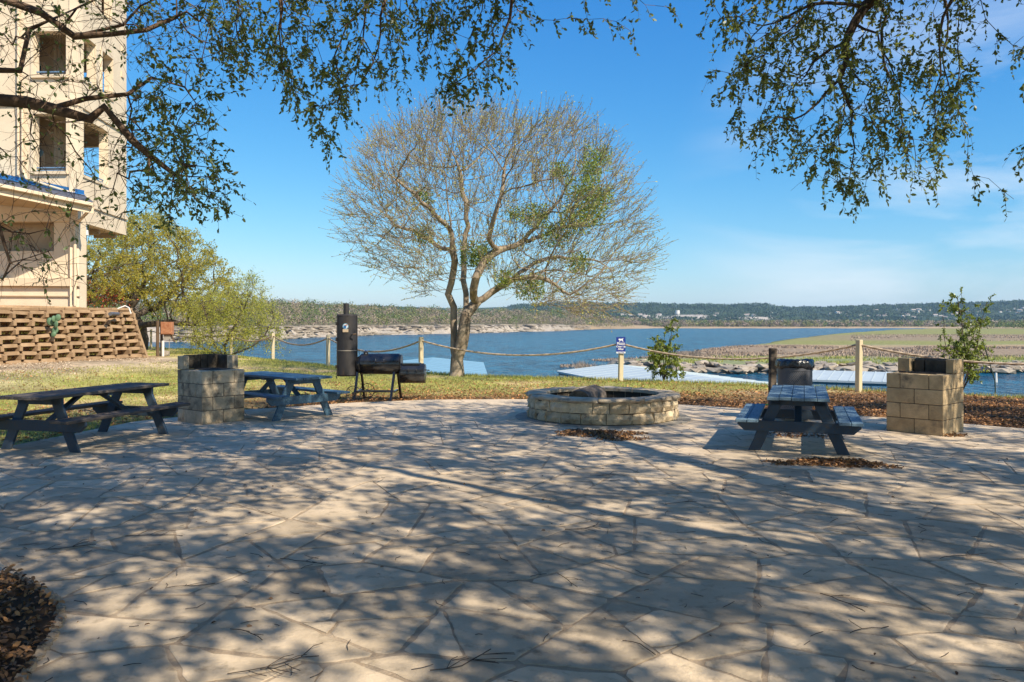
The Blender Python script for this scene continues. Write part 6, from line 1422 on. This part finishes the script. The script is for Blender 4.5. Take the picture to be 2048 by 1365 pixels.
for i in range(2300):
    px = r3.uniform(100, 1260); Ys_ = float(np.interp(px, [-400, 340, 560, 700, 900, 1100, 1200, 1300], [400, 480, 549, 700, 835, 1067, 1371, 1560])); u = r3.uniform() ** 1.1; Y = Ys_ + 48 + u * 560 * (1 + .2 * r3.normal()); Y = max(Y, Ys_ + 40); x = (px - 1024) / F * Y; z = float(terrain(x, Y)); s_ = r3.uniform(3.0, 8.0) * (1 + (Y - 500) / 2500); nn = sn(np.array(x), np.array(Y), 60, 3)
    k = 'g' if r3.uniform() < (.22 + .25 * max(nn, 0)) else ('o' if r3.uniform() < .38 else 'b'); sp[k].append((x, Y, z, s_ * r3.uniform(.8, 1.3), s_ * (1.0 if k != 'g' else 1.2), s_ * .17))
for i in range(3000):
    px = r3.uniform(1120, 2200); Y = 1750 + r3.uniform() ** 1.3 * 900; x = (px - 1024) / F * Y; z = float(terrain(x, Y)); s_ = r3.uniform(6, 12); k = 'g' if r3.uniform() < .22 else ('o' if r3.uniform() < .42 else 'b'); sp[k].append((x, Y, z, s_, s_ * 1.05, s_ * .3))
for i in range(60):
    px = r3.uniform(1950, 2120); Y = r3.uniform(1150, 1500); x = (px - 1024) / F * Y; s_ = r3.uniform(6, 10); k = 'o' if r3.uniform() < .6 else 'g'; sp[k].append((x, Y, float(terrain(x, Y)), s_ * 1.3, s_ * 1.2, s_ * .25))
clumps('green_woodland', sp['g'], M['far_green'], 'dark green juniper woods on the far shores', 62); clumps('olive_woodland', sp['o'], M['far_olive'], 'olive scrub oak woods on the far shores', 62); clumps('bare_woodland', sp['b'], M['far_bare'], 'leafless grey brown woods on the far shores', 62)
sp2 = []
for i in range(3600):
    px = r3.uniform(1020, 2200); Y = 2900 + r3.uniform() * 1580; x = (px - 1024) / F * Y; s_ = r3.uniform(9, 17)
    if (sn(np.array(x), np.array(Y), 70, 5) > .45 and Y < 4000) or cleared(np.array(x), np.array(Y), px, Y) > .3: continue
    sp2.append((x, Y, float(terrain(x, Y)) - 1, s_, s_ * .75, s_ * .5))
M['hill_green'] = mat('hill_foliage', (0.045, 0.07, 0.032), rough=0.9, isl=0.35, spec=0.1)
clumps('hill_woodland', sp2, M['hill_green'], 'dark wooded slopes of the distant hills', 16)
# pink-brown bare brush on the peninsula
def stems(name, pts, hgt, w, m, label):
    n = len(pts); z = terrain(pts[:, 0], pts[:, 1]); z = np.maximum(z, LAKE - .3); P = np.column_stack([pts, z]); a = r3.uniform(0, 6.28, n); sd = np.column_stack([np.cos(a), np.sin(a), np.zeros(n)]) * w
    tip = P + np.column_stack([r3.normal(0, .35, n), r3.normal(0, .35, n), np.ones(n)]) * (hgt * r3.uniform(.5, 1.2, n))[:, None]
    return tag(mesh_np(name, np.stack([P - sd, P + sd, tip], 1).reshape(-1, 3), np.arange(n * 3).reshape(n, 3), m), label, kind='stuff')
def peni(n, Y0, Y1, p0, p1, thr=-.1, s=11):
    px = r3.uniform(p0, p1, n); Y = r3.uniform(Y0, Y1, n); x = (px - 1024) / F * Y; k = (sn(x, Y, s, 5) > thr); Yf = np.interp(px, [1100, 1130, 1250, 1340, 1500, 1600, 1700, 1840, 1900, 3000], [200, 238, 262, 320, 427, 549, 835, 1280, 1700, 1700]); k &= Y < Yf + 6; return np.column_stack([x, Y])[k]
stems('peninsula_brush', np.concatenate([peni(34000, 232, 350, 1180, 2150, .0), peni(9000, 212, 262, 1120, 1420, .0), peni(9000, 450, 700, 1700, 2150, -.1, 30)]), 0.75, .22, M['brush'], 'pinkish brown leafless brush on the low peninsula')
stems('shallow_brush', np.concatenate([peni(5000, 205, 245, 1150, 1400, .1), ]), 2.0, .10, M['brush_pale'], 'pale dead stems standing in the shallows behind the white dock')
gp = peni(9000, 196, 240, 1330, 2150, .05, 6); stems('peninsula_grass', gp, .8, .15, M['grass'], 'pale green tufts on the peninsula behind the boulders')
# track marks on the green plain
# houses on the hills
hw = MB().add([(-6, -4, 0), (6, -4, 0), (6, 4, 0), (-6, 4, 0), (-6, -4, 5), (6, -4, 5), (6, 4, 5), (-6, 4, 5), (-6, 0, 7.5), (6, 0, 7.5)], [(0, 1, 5, 4), (1, 2, 6, 5), (2, 3, 7, 6), (3, 0, 4, 7), (5, 6, 9), (7, 4, 8)])
hr = MB().add([(-6.6, -4.8, 4.6), (6.6, -4.8, 4.6), (6.6, 0, 7.8), (-6.6, 0, 7.8), (6.6, 4.8, 4.6), (-6.6, 4.8, 4.6)], [(0, 1, 2, 3), (3, 2, 4, 5)])
h0 = empty('hillside_house', (0, 0, 0)); hw.build('wall', M['house_w'], h0); hr.build('roof', M['house_r'], h0)
for s_ in (-3, 0, 3): MB().box((s_, -4.02, 2.6), (1.4, .1, 1.6)).build('window', M['glass'], h0)
hs_ = []
def skyz(px): return float(np.interp(px, RIDGE[:, 0], RIDGE[:, 1]))
for i in range(84):
    if i < 66: px = r3.uniform(1660, 2080); py = r3.uniform(624, 641) - (px - 1660) * .012 + r3.normal(0, 2)
    else: px = r3.uniform(1270, 1560); py = r3.uniform(628, 637)
    Y = None
    for yy in np.arange(2600, 4450, 25):
        x = (px - 1024) / F * yy; z = float(terrain(x, yy))
        if HZ - (z - H) / yy * F < py: Y = yy; break
    if Y is None: continue
    hs_.append((x, Y, z))
for i, (x, Y, z) in enumerate(hs_):
    o = h0 if i == 0 else copy_tree(h0); o.location = (x, Y, z - .5); o.rotation_euler = (0, 0, r3.uniform(-.7, .7)); s_ = r3.uniform(.8, 1.6); o.scale = (s_, s_, s_ * .9)
    tag(o, 'tiny pale house among the trees on the distant hillside', 'house', 'houses on the distant hills')
wt = empty('water_tower', (Q(1355, 0, 3100).x, 3100, float(terrain(Q(1355, 0, 3100).x, 3100))), label='white water tower standing on the distant hillside', cat='water tower')
zt = Q(1355, 628, 3100).z - wt.location.z; zt2 = Q(1355, 621, 3100).z - wt.location.z
MB().cyl((0, 0, zt), (0, 0, zt2), 9, 8, n=20).build('tank', M['house_w'], wt); 
for i in range(5): a = i * 1.2566; MB().cyl((7 * math.cos(a), 7 * math.sin(a), -5), (7 * math.cos(a), 7 * math.sin(a), zt), .9, n=6).build('leg', M['house_w'], wt)
print('objects', len(bpy.data.objects), 'tris~', sum(len(o.data.loops) for o in bpy.data.objects if o.type == 'MESH'))
